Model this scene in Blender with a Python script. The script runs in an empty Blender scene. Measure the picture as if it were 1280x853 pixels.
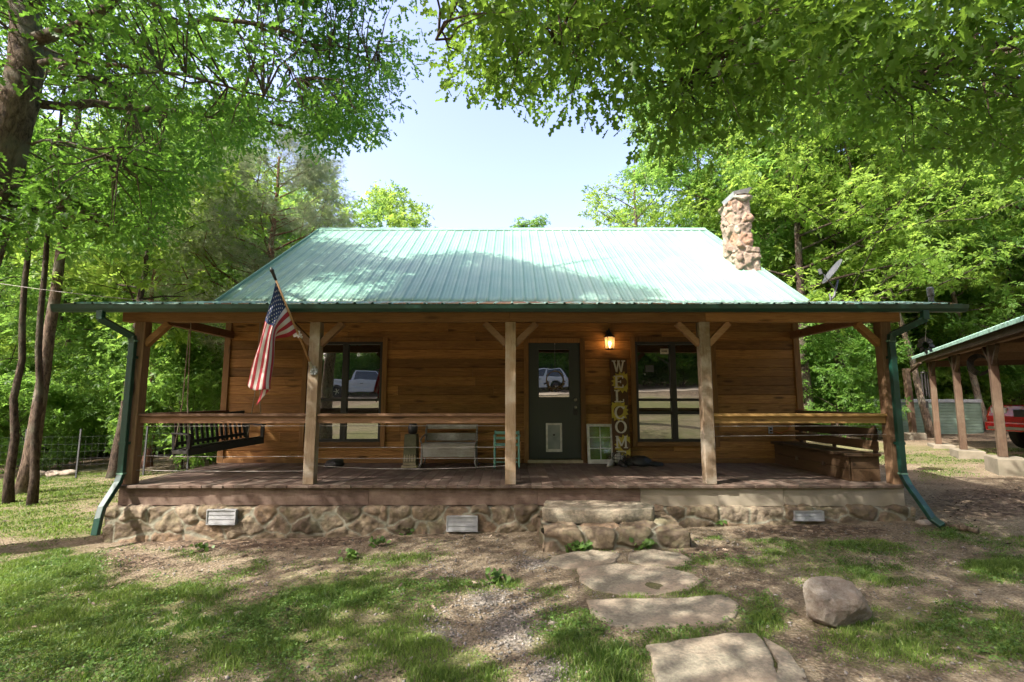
import bpy, bmesh, math, random
import numpy as np
from mathutils import Vector, Matrix
R = math.radians
rng = np.random.default_rng(7)
random.seed(7)
SC = bpy.context.scene
COL = SC.collection
E = 1.75                      # eye height of the photographer above the yard
FPX = 620.0; TILT = R(6.7)
CT, ST = math.cos(TILT), math.sin(TILT)

def at(px, py, Y):            # point at distance Y that the photograph shows at (px, py)
    u = px-640.0; v = 426.5-py
    k = Y/(FPX*CT-v*ST)
    return np.array([u*k, Y, E+(FPX*ST+v*CT)*k])
def proj(P):                  # world points -> photograph pixels
    P = np.asarray(P, float)
    Z = P[..., 2]-E
    d = P[..., 1]*CT+Z*ST; h = Z*CT-P[..., 1]*ST
    d = np.where(d < .05, .05, d)
    return 640+FPX*P[..., 0]/d, 426.5-FPX*h/d

# ------------------------------------------------------------------ noise
_perm = rng.random((64, 64, 64))
def vnoise(P, s=1.0):
    P = np.asarray(P, float)*s+17.3
    i = np.floor(P).astype(int); f = P-i; f = f*f*(3-2*f)
    out = 0
    for a in (0, 1):
        for b in (0, 1):
            for c in (0, 1):
                w = (f[..., 0] if a else 1-f[..., 0])*(f[..., 1] if b else 1-f[..., 1])*(f[..., 2] if c else 1-f[..., 2])
                out = out+w*_perm[(i[..., 0]+a) % 64, (i[..., 1]+b) % 64, (i[..., 2]+c) % 64]
    return out
def fbm(P, s=1.0, o=3):
    t = 0; a = 1; n = 0
    for k in range(o):
        t = t+a*vnoise(P, s*2**k); n += a; a *= .5
    return t/n
def smooth(a, b, x):
    t = np.clip((x-a)/(b-a), 0, 1); return t*t*(3-2*t)
def inpoly(x, y, poly):
    x = np.asarray(x, float); y = np.asarray(y, float); r = np.zeros(x.shape, bool)
    n = len(poly)
    for i in range(n):
        x0, y0 = poly[i]; x1, y1 = poly[(i+1) % n]
        if y0 == y1: continue
        c = ((y0 > y) != (y1 > y)) & (x < (x1-x0)*(y-y0)/(y1-y0)+x0)
        r ^= c
    return r

def ground_z(x, y):
    x = np.asarray(x, float); y = np.asarray(y, float)
    z = .05+.0265*np.clip(x, -14, 14)
    z = z+.15*np.clip(.5-y, 0, 12.5)+.04*np.clip(-12-y, 0, 60)
    z = z+.03*np.clip(np.hypot(x, y)-24, 0, 80)
    P = np.stack([x, y, 0*x], -1)
    z = z+(fbm(P, .5, 3)-.5)*.09*smooth(1.0, 3.0, np.abs(np.maximum(np.abs(x)-5.4, 6.1-y))+1.2)
    z = z+(fbm(P, 4.0, 2)-.5)*.022
    return z
def gz(x, y): return float(ground_z(np.array([x]), np.array([y]))[0])
def pg(px, py):               # pixel -> point on the ground
    lo, hi = 1.0, 80.0
    for _ in range(40):
        m = (lo+hi)/2; p = at(px, py, m)
        if p[2] > gz(p[0], p[1]): lo = m
        else: hi = m
    p = at(px, py, lo); p[2] = gz(p[0], p[1]); return p

# ------------------------------------------------------------------ materials
def nodes(name):
    m = bpy.data.materials.new(name); m.use_nodes = True
    nt = m.node_tree; nt.nodes.clear()
    return m, nt
def N(nt, t, **kw):
    n = nt.nodes.new(t)
    for k, v in kw.items():
        if k == 'inp':
            for a, b in v.items(): n.inputs[a].default_value = b
        else: setattr(n, k, v)
    return n
def L(nt, a, b): nt.links.new(a, b)
def c4(c): return (c[0], c[1], c[2], 1)
def ramp(nt, fac, stops):
    r = N(nt, 'ShaderNodeValToRGB'); e = r.color_ramp.elements
    e[0].position, e[0].color = stops[0][0], c4(stops[0][1])
    e[1].position, e[1].color = stops[-1][0], c4(stops[-1][1])
    for p, c in stops[1:-1]:
        q = e.new(p); q.color = c4(c)
    L(nt, fac, r.inputs[0]); return r.outputs[0]
def noise(nt, scale, detail=4, vec=None, rough=.55, dist=0):
    n = N(nt, 'ShaderNodeTexNoise', inp={'Scale': scale, 'Detail': detail, 'Roughness': rough, 'Distortion': dist})
    if vec is not None: L(nt, vec, n.inputs['Vector'])
    return n.outputs['Fac']
def coords(nt, scale=(1, 1, 1)):
    tc = N(nt, 'ShaderNodeTexCoord'); mp = N(nt, 'ShaderNodeMapping')
    mp.inputs['Scale'].default_value = scale
    L(nt, tc.outputs['Object'], mp.inputs['Vector']); return mp.outputs[0]
def mixc(nt, f, a, b, blend='MIX'):
    m = N(nt, 'ShaderNodeMix', data_type='RGBA', blend_type=blend)
    for s, v in ((m.inputs[0], f), (m.inputs[6], a), (m.inputs[7], b)):
        if isinstance(v, (int, float)): s.default_value = v
        elif isinstance(v, tuple): s.default_value = c4(v)
        else: L(nt, v, s)
    return m.outputs[2]
def mth(nt, op, a, b=None, clamp=False):
    m = N(nt, 'ShaderNodeMath', operation=op, use_clamp=clamp)
    for s, v in ((m.inputs[0], a), (m.inputs[1], b)):
        if v is None: continue
        if isinstance(v, (int, float)): s.default_value = v
        else: L(nt, v, s)
    return m.outputs[0]
def attr(nt, name): return N(nt, 'ShaderNodeAttribute', attribute_name=name).outputs['Fac']
def finish(nt, col, rough=.8, metal=0, bump=None, bstr=.3, bdist=.01, spec=.5, **extra):
    p = N(nt, 'ShaderNodeBsdfPrincipled'); o = N(nt, 'ShaderNodeOutputMaterial')
    for s, v in ((p.inputs['Base Color'], col), (p.inputs['Roughness'], rough), (p.inputs['Metallic'], metal)):
        if isinstance(v, (int, float)): s.default_value = v
        elif isinstance(v, tuple): s.default_value = c4(v)
        else: L(nt, v, s)
    p.inputs['Specular IOR Level'].default_value = spec
    for k, v in extra.items(): p.inputs[k.replace('_', ' ')].default_value = v
    if bump is not None:
        b = N(nt, 'ShaderNodeBump', inp={'Strength': bstr, 'Distance': bdist})
        L(nt, bump, b.inputs['Height']); L(nt, b.outputs[0], p.inputs['Normal'])
    L(nt, p.outputs[0], o.inputs[0]); return p
def mat_plain(name, c, c2=None, scale=6, rough=.7, metal=0, bstr=.2, spec=.5, **kw):
    m, nt = nodes(name); v = coords(nt)
    n = noise(nt, scale, 5, v)
    c2 = c2 or tuple(x*.65 for x in c)
    col = ramp(nt, n, [(.3, c2), (.7, c)])
    finish(nt, col, rough, metal, noise(nt, scale*6, 4, v), bstr, .004, spec, **kw); return m
def mat_wood(name, light, dark, axis='x', knots=True, rough=.75, grain=1.0, weather=None):
    m, nt = nodes(name)
    sc = {'x': (1.1, 16, 16), 'y': (16, 1.1, 16), 'z': (16, 16, 1.1)}[axis]
    tone = attr(nt, 'tone')
    tc = N(nt, 'ShaderNodeTexCoord'); mp = N(nt, 'ShaderNodeMapping'); mp.inputs['Scale'].default_value = sc
    off = N(nt, 'ShaderNodeCombineXYZ')
    t9 = mth(nt, 'MULTIPLY', tone, 37.0)
    for i in range(3): L(nt, t9, off.inputs[i])
    add = N(nt, 'ShaderNodeVectorMath', operation='ADD')
    L(nt, tc.outputs['Object'], add.inputs[0]); L(nt, off.outputs[0], add.inputs[1]); L(nt, add.outputs[0], mp.inputs['Vector'])
    g = noise(nt, 2.2*grain, 8, mp.outputs[0], .75, 1.2)
    col = ramp(nt, g, [(.34, dark), (.5, tuple((a+b)/2 for a, b in zip(light, dark))), (.66, light)])
    big = noise(nt, .9, 3, add.outputs[0])
    col = mixc(nt, mth(nt, 'MULTIPLY', big, .55), col, tuple(x*.6 for x in dark))
    tf = N(nt, 'ShaderNodeMapRange', inp={1: 0, 2: 1, 3: .62, 4: 1.35}); L(nt, tone, tf.inputs[0])
    cc = N(nt, 'ShaderNodeCombineColor')
    for i in range(3): L(nt, tf.outputs[0], cc.inputs[i])
    col = mixc(nt, 1.0, col, cc.outputs[0], 'MULTIPLY')
    if weather:
        w = noise(nt, 3.0, 5, add.outputs[0], .7)
        col = mixc(nt, ramp(nt, w, [(.45, (0, 0, 0)), (.75, (1, 1, 1))]), col, weather)
    if knots:
        ks = {'x': (1.6, 7, 7), 'y': (7, 1.6, 7), 'z': (7, 7, 1.6)}[axis]
        m2 = N(nt, 'ShaderNodeMapping'); m2.inputs['Scale'].default_value = ks
        L(nt, add.outputs[0], m2.inputs['Vector'])
        vo = N(nt, 'ShaderNodeTexVoronoi', inp={'Scale': .9, 'Randomness': 1.0}); L(nt, m2.outputs[0], vo.inputs['Vector'])
        k = ramp(nt, vo.outputs['Distance'], [(.09, (1, 1, 1)), (.20, (0, 0, 0))])
        col = mixc(nt, mth(nt, 'MULTIPLY', k, .8), col, tuple(x*.3 for x in dark))
    finish(nt, col, rough, 0, g, .35, .004, .35); return m

M = {}
def build_materials():
    M['siding'] = mat_wood('siding_wood', (.52, .265, .08), (.185, .084, .026), 'x')
    M['trim'] = mat_wood('trim_wood', (.33, .175, .06), (.17, .085, .03), 'z')
    M['trim_x'] = mat_wood('trim_wood_across', (.33, .175, .06), (.17, .085, .03), 'x')
    M['beam'] = mat_wood('beam_cedar', (.48, .28, .11), (.27, .135, .045), 'x')
    M['post'] = mat_wood('post_weathered', (.44, .33, .22), (.25, .165, .095), 'z', weather=(.42, .38, .31))
    M['brace'] = mat_wood('brace_cedar', (.42, .26, .14), (.25, .13, .06), 'x')
    M['post_stained'] = mat_wood('post_stained', (.25, .15, .08), (.11, .063, .035), 'z')
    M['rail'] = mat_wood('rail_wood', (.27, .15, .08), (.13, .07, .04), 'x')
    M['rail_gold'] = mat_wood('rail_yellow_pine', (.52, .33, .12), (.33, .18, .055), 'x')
    M['deck'] = mat_wood('deck_boards', (.175, .12, .09), (.10, .066, .05), 'y', knots=False, weather=(.20, .165, .13))
    M['skirt'] = mat_wood('skirt_board', (.21, .135, .10), (.12, .078, .058), 'x', knots=False, weather=(.25, .18, .135))
    M['soffit'] = mat_wood('soffit_board', (.30, .16, .08), (.17, .085, .04), 'x')
    M['bench_gray'] = mat_wood('weathered_bench', (.42, .39, .33), (.22, .20, .16), 'x', knots=False, weather=(.5, .48, .44))
    M['box_wood'] = mat_wood('box_wood', (.13, .075, .035), (.06, .034, .018), 'y')
    M['carport_wood'] = mat_wood('carport_wood', (.12, .072, .042), (.055, .034, .021), 'z', weather=(.13, .10, .065))
    M['carport_rafter'] = mat_wood('carport_rafter', (.24, .14, .08), (.13, .07, .04), 'x')
    M['gutter'] = mat_plain('green_gutter', (.008, .050, .034), (.006, .036, .026), 3, .38)
    # painted metal roof with faint dirt runs down the slope
    m, nt = nodes('green_metal_roof'); v = coords(nt, (9, .5, .5))
    n = noise(nt, 1.5, 7, v, .7); n2 = noise(nt, .7, 6, coords(nt), .65)
    col = ramp(nt, n, [(.3, (.135, .27, .20)), (.7, (.168, .325, .245))])
    col = mixc(nt, ramp(nt, n2, [(.42, (0, 0, 0)), (.66, (.75, .75, .75))]), col, (.235, .365, .285))
    finish(nt, col, .45, 0, n, .05, .002, .5); M['roof'] = m
    m, nt = nodes('old_metal_roof'); v = coords(nt)
    n = noise(nt, 9, 6, v)
    col = ramp(nt, n, [(.35, (.10, .17, .13)), (.6, (.22, .38, .31)), (.75, (.20, .17, .12))])
    finish(nt, col, .55, 0, n, .1, .003); M['roof_old'] = m
    # rubble stone with mortar (attributes written with the mesh)
    m, nt = nodes('rubble_stone'); v = coords(nt); tone = attr(nt, 'tone'); mo = attr(nt, 'mort'); hue = attr(nt, 'hue')
    n = noise(nt, 14, 8, v, .7); n2 = noise(nt, 3.2, 4, v)
    a = ramp(nt, tone, [(0, (.10, .08, .05)), (.35, (.20, .155, .095)), (.6, (.25, .205, .135)), (.85, (.24, .165, .10)), (1, (.33, .28, .20))])
    a = mixc(nt, mth(nt, 'MULTIPLY', hue, .0), a, (.5, .2, .1))
    a = mixc(nt, ramp(nt, n, [(.38, (0, 0, 0)), (.62, (.8, .8, .8))]), a, (.12, .09, .07), 'MIX')
    a = mixc(nt, ramp(nt, n2, [(.55, (0, 0, 0)), (.7, (.45, .45, .45))]), a, (.22, .23, .13))
    mc = ramp(nt, n, [(.3, (.17, .165, .12)), (.7, (.33, .325, .25))])
    col = mixc(nt, mo, a, mc)
    finish(nt, col, .92, 0, n, 1.0, .03, .2); M['stone'] = m
    m, nt = nodes('chimney_stone'); v = coords(nt); tone = attr(nt, 'tone'); mo = attr(nt, 'mort')
    n = noise(nt, 16, 8, v, .7)
    a = ramp(nt, tone, [(0, (.13, .09, .065)), (.3, (.25, .195, .145)), (.55, (.33, .28, .215)), (.75, (.30, .17, .105)), (1, (.38, .34, .27))])
    a = mixc(nt, ramp(nt, n, [(.4, (0, 0, 0)), (.7, (.6, .6, .6))]), a, (.15, .11, .09))
    col = mixc(nt, mo, a, (.20, .165, .135))
    finish(nt, col, .92, 0, n, .7, .012, .25); M['chimney'] = m
    M['concrete'] = mat_plain('concrete_face', (.36, .31, .235), (.21, .18, .13), 2.2, .9)
    m, nt = nodes('flagstone'); v = coords(nt); tone = attr(nt, 'tone')
    n = noise(nt, 3.5, 8, v, .7); n2 = noise(nt, 40, 4, v)
    a = ramp(nt, n, [(.32, (.15, .138, .10)), (.46, (.30, .27, .20)), (.58, (.42, .355, .26)), (.72, (.28, .27, .21))])
    a = mixc(nt, ramp(nt, n2, [(.4, (0, 0, 0)), (.65, (.6, .6, .6))]), a, (.15, .13, .10))
    a = mixc(nt, ramp(nt, noise(nt, 1.3, 5, v, .6), [(.45, (0, 0, 0)), (.6, (.55, .55, .55))]), a, (.33, .255, .18))
    finish(nt, a, .9, 0, noise(nt, 11, 9, v, .75), 1.0, .03, .25); M['flag_stone'] = m
    m, nt = nodes('boulder_rock'); v = coords(nt)
    n = noise(nt, 9, 12, v, .85); n2 = noise(nt, 3.0, 6, v, .7)
    a = ramp(nt, n, [(.34, (.24, .195, .15)), (.48, (.42, .36, .29)), (.6, (.56, .51, .43))])
    a = mixc(nt, ramp(nt, n2, [(.5, (0, 0, 0)), (.62, (.6, .6, .6))]), a, (.46, .35, .26))
    finish(nt, a, .95, 0, n, 1.0, .08, .15); M['boulder'] = m
    # bark
    def bark(name, a, b, c=None):
        m, nt = nodes(name); v = coords(nt, (8, 8, 3.0))
        n = noise(nt, 2.2, 8, v, .75, .5); n2 = noise(nt, 1.7, 4, coords(nt))
        col = ramp(nt, n, [(.36, b), (.62, a)])
        if c: col = mixc(nt, ramp(nt, n2, [(.5, (0, 0, 0)), (.66, (.8, .8, .8))]), col, c)
        finish(nt, col, .95, 0, n, 1.0, .09, .1); return m
    M['bark'] = bark('oak_bark', (.24, .18, .13), (.03, .022, .018), (.22, .22, .17))
    M['bark_pale'] = bark('pale_bark', (.36, .28, .20), (.07, .052, .04), (.26, .26, .21))
    M['bark_dark'] = bark('dark_bark', (.13, .10, .075), (.018, .014, .012), (.12, .13, .09))
    M['bark_pine'] = bark('pine_bark', (.30, .16, .10), (.08, .045, .035))
    # leaves: reflecting and letting light through
    def leaf(name, d, l, t, transl=.5, rough=.5):
        m, nt = nodes(name); tone = attr(nt, 'tone')
        col = ramp(nt, tone, [(0, d), (.75, l), (1, tuple(x*1.25 for x in l))])
        tr = mixc(nt, .5, col, t)
        p = N(nt, 'ShaderNodeBsdfPrincipled', inp={'Roughness': rough, 'Specular IOR Level': .35}); L(nt, col, p.inputs['Base Color'])
        q = N(nt, 'ShaderNodeBsdfTranslucent'); L(nt, tr, q.inputs['Color'])
        mx = N(nt, 'ShaderNodeMixShader', inp={0: transl}); o = N(nt, 'ShaderNodeOutputMaterial')
        L(nt, p.outputs[0], mx.inputs[1]); L(nt, q.outputs[0], mx.inputs[2]); L(nt, mx.outputs[0], o.inputs[0]); return m
    M['leaf_oak'] = leaf('oak_leaves', (.035, .10, .016), (.085, .195, .028), (.28, .55, .06), .55)
    M['leaf_over'] = leaf('overhanging_oak_leaves', (.048, .105, .016), (.10, .19, .027), (.34, .54, .06), .60)
    M['leaf_wood'] = leaf('woodland_leaves', (.045, .12, .02), (.125, .25, .045), (.36, .62, .10), .56)
    M['leaf_fresh'] = leaf('fresh_leaves', (.08, .17, .025), (.20, .32, .05), (.48, .69, .10), .57)
    M['needle'] = leaf('pine_needles', (.16, .21, .10), (.33, .38, .21), (.38, .44, .22), .35)
    M['grass'] = leaf('grass_blades', (.03, .08, .014), (.17, .25, .05), (.24, .38, .05), .4)
    M['weed'] = leaf('weed_leaves', (.05, .11, .022), (.12, .21, .045), (.22, .36, .06), .4)
    m, nt = nodes('dead_leaves'); tone = attr(nt, 'tone')
    col = ramp(nt, tone, [(0, (.05, .036, .026)), (.5, (.125, .088, .06)), (.85, (.24, .18, .125)), (1, (.38, .31, .22))])
    finish(nt, col, .8, 0); M['litter'] = m
    m, nt = nodes('pebbles'); tone = attr(nt, 'tone')
    col = ramp(nt, tone, [(0, (.10, .09, .078)), (.5, (.19, .175, .15)), (1, (.31, .28, .245))])
    finish(nt, col, .85, 0); M['pebble'] = m
    # ground
    m, nt = nodes('yard_ground'); v = coords(nt)
    g = attr(nt, 'grass'); gr = attr(nt, 'gravel'); li = attr(nt, 'litter')
    n1 = noise(nt, 2.5, 8, v, .65); n2 = noise(nt, 16, 8, v, .7); n3 = noise(nt, 70, 5, v, .7)
    dirt = ramp(nt, n1, [(.3, (.12, .092, .06)), (.5, (.205, .165, .108)), (.7, (.32, .268, .185))])
    chip = N(nt, 'ShaderNodeTexVoronoi', inp={'Scale': 62.0}); L(nt, v, chip.inputs['Vector'])
    sc_ = N(nt, 'ShaderNodeSeparateColor'); L(nt, chip.outputs['Color'], sc_.inputs[0])
    dirt = mixc(nt, ramp(nt, sc_.outputs[0], [(.55, (0, 0, 0)), (.75, (.55, .55, .55))]), dirt, (.085, .062, .042))
    dirt = mixc(nt, ramp(nt, sc_.outputs[1], [(.75, (0, 0, 0)), (.9, (.5, .5, .5))]), dirt, (.40, .34, .25))
    dirt = mixc(nt, ramp(nt, n3, [(.42, (0, 0, 0)), (.62, (.55, .55, .55))]), dirt, (.09, .065, .045))
    gc = ramp(nt, n2, [(.3, (.06, .07, .03)), (.5, (.10, .12, .035)), (.65, (.17, .15, .07)), (.78, (.20, .20, .07))])
    gm = mth(nt, 'ADD', g, mth(nt, 'MULTIPLY', mth(nt, 'SUBTRACT', n2, .5), 1.1))
    col = mixc(nt, ramp(nt, gm, [(.35, (0, 0, 0)), (.75, (.8, .8, .8))]), dirt, gc)
    vo = N(nt, 'ShaderNodeTexVoronoi', inp={'Scale': 42.0}); L(nt, v, vo.inputs['Vector'])
    sep = N(nt, 'ShaderNodeSeparateColor'); L(nt, vo.outputs['Color'], sep.inputs[0])
    pc = ramp(nt, sep.outputs[0], [(0, (.10, .085, .07)), (.6, (.18, .16, .135)), (1, (.28, .25, .21))])
    gv = mth(nt, 'ADD', gr, mth(nt, 'MULTIPLY', mth(nt, 'SUBTRACT', n2, .5), 1.0))
    col = mixc(nt, ramp(nt, gv, [(.45, (0, 0, 0)), (.6, (1, 1, 1))]), col, pc)
    vl = N(nt, 'ShaderNodeTexVoronoi', inp={'Scale': 17.0}); L(nt, v, vl.inputs['Vector'])
    s2 = N(nt, 'ShaderNodeSeparateColor'); L(nt, vl.outputs['Color'], s2.inputs[0])
    lc = ramp(nt, s2.outputs[0], [(0, (.05, .036, .026)), (.6, (.12, .085, .058)), (1, (.23, .175, .12))])
    lv = mth(nt, 'ADD', li, mth(nt, 'MULTIPLY', mth(nt, 'SUBTRACT', n2, .5), 1.0))
    col = mixc(nt, ramp(nt, lv, [(.4, (0, 0, 0)), (.6, (.9, .9, .9))]), col, lc)
    h = mth(nt, 'ADD', n2, mth(nt, 'MULTIPLY', vo.outputs['Distance'], .5))
    finish(nt, col, .95, 0, h, .8, .03, .15); M['ground'] = m
    # glass that mirrors the yard over a dark room
    m, nt = nodes('window_glass')
    d = N(nt, 'ShaderNodeBsdfPrincipled', inp={'Base Color': (.012, .014, .012, 1), 'Roughness': .1})
    gl = N(nt, 'ShaderNodeBsdfGlossy', inp={'Color': (.92, .95, .9, 1), 'Roughness': .004})
    mx = N(nt, 'ShaderNodeMixShader', inp={0: .31}); o = N(nt, 'ShaderNodeOutputMaterial')
    bn = N(nt, 'ShaderNodeBump', inp={'Strength': .10, 'Distance': .008}); L(nt, noise(nt, 1.6, 2, coords(nt)), bn.inputs['Height']); L(nt, bn.outputs[0], gl.inputs['Normal'])
    L(nt, d.outputs[0], mx.inputs[1]); L(nt, gl.outputs[0], mx.inputs[2]); L(nt, mx.outputs[0], o.inputs[0]); M['glass'] = m
    M['black_frame'] = mat_plain('dark_frame', (.018, .018, .015), None, 5, .45)
    M['door'] = mat_plain('dark_green_door', (.028, .038, .030), (.022, .031, .025), 2, .42)
    M['metal'] = mat_plain('brushed_metal', (.55, .53, .48), (.42, .40, .36), 12, .32, 1.0)
    M['vent_metal'] = mat_plain('vent_metal', (.42, .43, .44), (.28, .29, .30), 9, .5, .3)
    M['flap'] = mat_plain('cloudy_flap', (.26, .29, .27), (.16, .19, .18), 7, .35)
    M['cream'] = mat_plain('cream_plastic', (.52, .50, .42), (.40, .38, .31), 4, .5)
    M['white_paint'] = mat_plain('chipped_white_paint', (.66, .65, .60), (.42, .40, .35), 14, .65)
    M['black_paint'] = mat_plain('black_paint', (.012, .012, .012), (.025, .022, .02), 8, .5)
    M['mint'] = mat_plain('mint_paint', (.22, .46, .37), (.14, .33, .27), 9, .6)
    M['rope'] = mat_plain('twisted_rope', (.38, .30, .22), (.22, .17, .12), 60, .9)
    M['wire'] = mat_plain('steel_cable', (.30, .28, .25), (.18, .165, .15), 20, .6, .3)
    M['orange'] = mat_plain('orange_cord', (.50, .10, .02), None, 5, .5)
    M['tank_wall'] = mat_plain('mossy_pale_siding', (.23, .31, .23), (.11, .16, .10), 1.6, .7)
    M['olive'] = mat_plain('old_olive_paint', (.15, .145, .075), (.07, .065, .035), 9, .75)
    M['tan_paint'] = mat_plain('tan_paint', (.44, .38, .24), (.28, .23, .14), 9, .75)
    M['sign_board'] = mat_wood('sign_board', (.16, .08, .04), (.08, .04, .02), 'z')
    M['sign_white'] = mat_plain('sign_white', (.66, .63, .55), (.5, .47, .40), 18, .7)
    M['sign_yellow'] = mat_plain('sign_yellow', (.58, .44, .05), (.36, .30, .05), 14, .7)
    M['sign_brown'] = mat_plain('sunflower_centre', (.14, .07, .025), None, 18, .8)
    M['flag_red'] = mat_plain('flag_red', (.40, .03, .045), (.32, .022, .035), 5, .85)
    M['flag_white'] = mat_plain('flag_white', (.62, .58, .54), (.52, .48, .45), 5, .85)
    M['flag_blue'] = mat_plain('flag_blue', (.022, .04, .115), (.016, .03, .085), 5, .85)
    M['pole_wood'] = mat_plain('pole_wood', (.48, .28, .13), (.36, .20, .09), 9, .55)
    M['dish'] = mat_plain('grey_dish', (.085, .09, .095), (.055, .06, .065), 5, .5)
    M['footing'] = mat_plain('mossy_footing', (.23, .20, .15), (.12, .11, .075), 3, .95)
    M['red_car'] = mat_plain('red_car_paint', (.36, .012, .012), (.33, .01, .01), 2, .22, .0, .0, .6, Coat_Weight=.8)
    M['white_car'] = mat_plain('white_car_paint', (.46, .49, .53), (.42, .45, .49), 2, .3, .0, .0, .6)
    M['tyre'] = mat_plain('tyre_rubber', (.02, .02, .02), None, 9, .9)
    M['lens'] = mat_plain('lamp_lens', (.6, .6, .58), (.5, .5, .48), 9, .15)
    M['terracotta'] = mat_plain('terracotta', (.42, .17, .08), (.30, .12, .06), 9, .85)
    M['pool'] = mat_plain('pale_siding', (.36, .45, .38), (.23, .31, .25), 3, .6)
    M['dry_vine'] = mat_plain('dry_vine', (.34, .26, .13), (.20, .15, .07), 12, .9)
    m, nt = nodes('lamp_bulb'); em = N(nt, 'ShaderNodeEmission', inp={'Color': (1, .62, .26, 1), 'Strength': 2.2}); o = N(nt, 'ShaderNodeOutputMaterial')
    L(nt, em.outputs[0], o.inputs[0]); M['bulb'] = m
    m, nt = nodes('lantern_glass')
    a = N(nt, 'ShaderNodeBsdfTransparent', inp={'Color': (1, .93, .8, 1)}); b = N(nt, 'ShaderNodeBsdfTranslucent', inp={'Color': (.8, .7, .5, 1)})
    mx = N(nt, 'ShaderNodeMixShader', inp={0: .35}); o = N(nt, 'ShaderNodeOutputMaterial')
    L(nt, a.outputs[0], mx.inputs[1]); L(nt, b.outputs[0], mx.inputs[2]); L(nt, mx.outputs[0], o.inputs[0]); M['lantern_glass'] = m
build_materials()

# ------------------------------------------------------------------ mesh building
class MB:
    def __init__(s): s.v = []; s.f = []; s.t = []; s.m = []; s.n = 0
    def add(s, V, F, tone=None, mi=0):
        V = [tuple(map(float, p)) for p in V]
        s.v += V; tone = random.random() if tone is None else tone
        for f in F: s.f.append([i+s.n for i in f]); s.t.append(tone); s.m.append(mi)
        s.n += len(V); return s
    def box(s, x0, x1, y0, y1, z0, z1, tone=None, mi=0):
        V = [(x, y, z) for x in (x0, x1) for y in (y0, y1) for z in (z0, z1)]
        return s.add(V, [(0, 1, 3, 2), (4, 6, 7, 5), (0, 4, 5, 1), (2, 3, 7, 6), (0, 2, 6, 4), (1, 5, 7, 3)], tone, mi)
    def bar(s, p0, p1, w, h, up=(0, 0, 1), tone=None, mi=0):
        p0 = Vector(p0); p1 = Vector(p1); d = (p1-p0).normalized(); up = Vector(up)
        if abs(d.dot(up)) > .98: up = Vector((0, 1, 0))
        a = d.cross(up).normalized(); b = a.cross(d).normalized()
        V = [p+a*i*w/2+b*j*h/2 for p in (p0, p1) for i in (-1, 1) for j in (-1, 1)]
        return s.add(V, [(0, 2, 3, 1), (4, 5, 7, 6), (0, 1, 5, 4), (2, 6, 7, 3), (0, 4, 6, 2), (1, 3, 7, 5)], tone, mi)
    def tube(s, pts, r, k=8, tone=None, mi=0, caps=True):
        pts = [Vector(tuple(map(float, p))) for p in pts]; n = len(pts)
        r = [r]*n if isinstance(r, (int, float)) else list(r)
        V = []; F = []; ref = None
        for i, p in enumerate(pts):
            d = (pts[min(i+1, n-1)]-pts[max(i-1, 0)]).normalized()
            if ref is None: ref = Vector((0, 0, 1)) if abs(d.z) < .9 else Vector((1, 0, 0))
            a = d.cross(ref)
            if a.length < 1e-4: a = d.orthogonal()
            a.normalize(); b = d.cross(a); ref = -b if False else ref
            for j in range(k):
                t = 2*math.pi*j/k; V.append(p+(a*math.cos(t)+b*math.sin(t))*r[i])
        for i in range(n-1):
            for j in range(k):
                F.append((i*k+j, i*k+(j+1) % k, (i+1)*k+(j+1) % k, (i+1)*k+j))
        if caps: F += [tuple(reversed(range(k))), tuple(range((n-1)*k, n*k))]
        return s.add(V, F, tone, mi)
    def lathe(s, c, prof, k=20, tone=None, axis='z', mi=0):
        V = []; F = []
        for r, h in prof:
            for j in range(k):
                t = 2*math.pi*j/k; a, b = r*math.cos(t), r*math.sin(t)
                V.append({'z': (c[0]+a, c[1]+b, c[2]+h), 'y': (c[0]+a, c[1]+h, c[2]+b), 'x': (c[0]+h, c[1]+a, c[2]+b)}[axis])
        for i in range(len(prof)-1):
            for j in range(k): F.append((i*k+j, i*k+(j+1) % k, (i+1)*k+(j+1) % k, (i+1)*k+j))
        F += [tuple(reversed(range(k))), tuple(range((len(prof)-1)*k, len(prof)*k))]
        return s.add(V, F, tone, mi)
    def prism(s, poly, y0, y1, tone=None, mi=0):   # poly in x,z extruded along y
        n = len(poly)
        V = [(x, y0, z) for x, z in poly]+[(x, y1, z) for x, z in poly]
        F = [tuple(range(n)), tuple(reversed(range(n, 2*n)))]+[(i, i+n, (i+1) % n+n, (i+1) % n) for i in range(n)]
        return s.add(V, F, tone, mi)
    def xform(s, mat):
        s.v = [tuple(mat @ Vector(p)) for p in s.v]; return s

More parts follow.
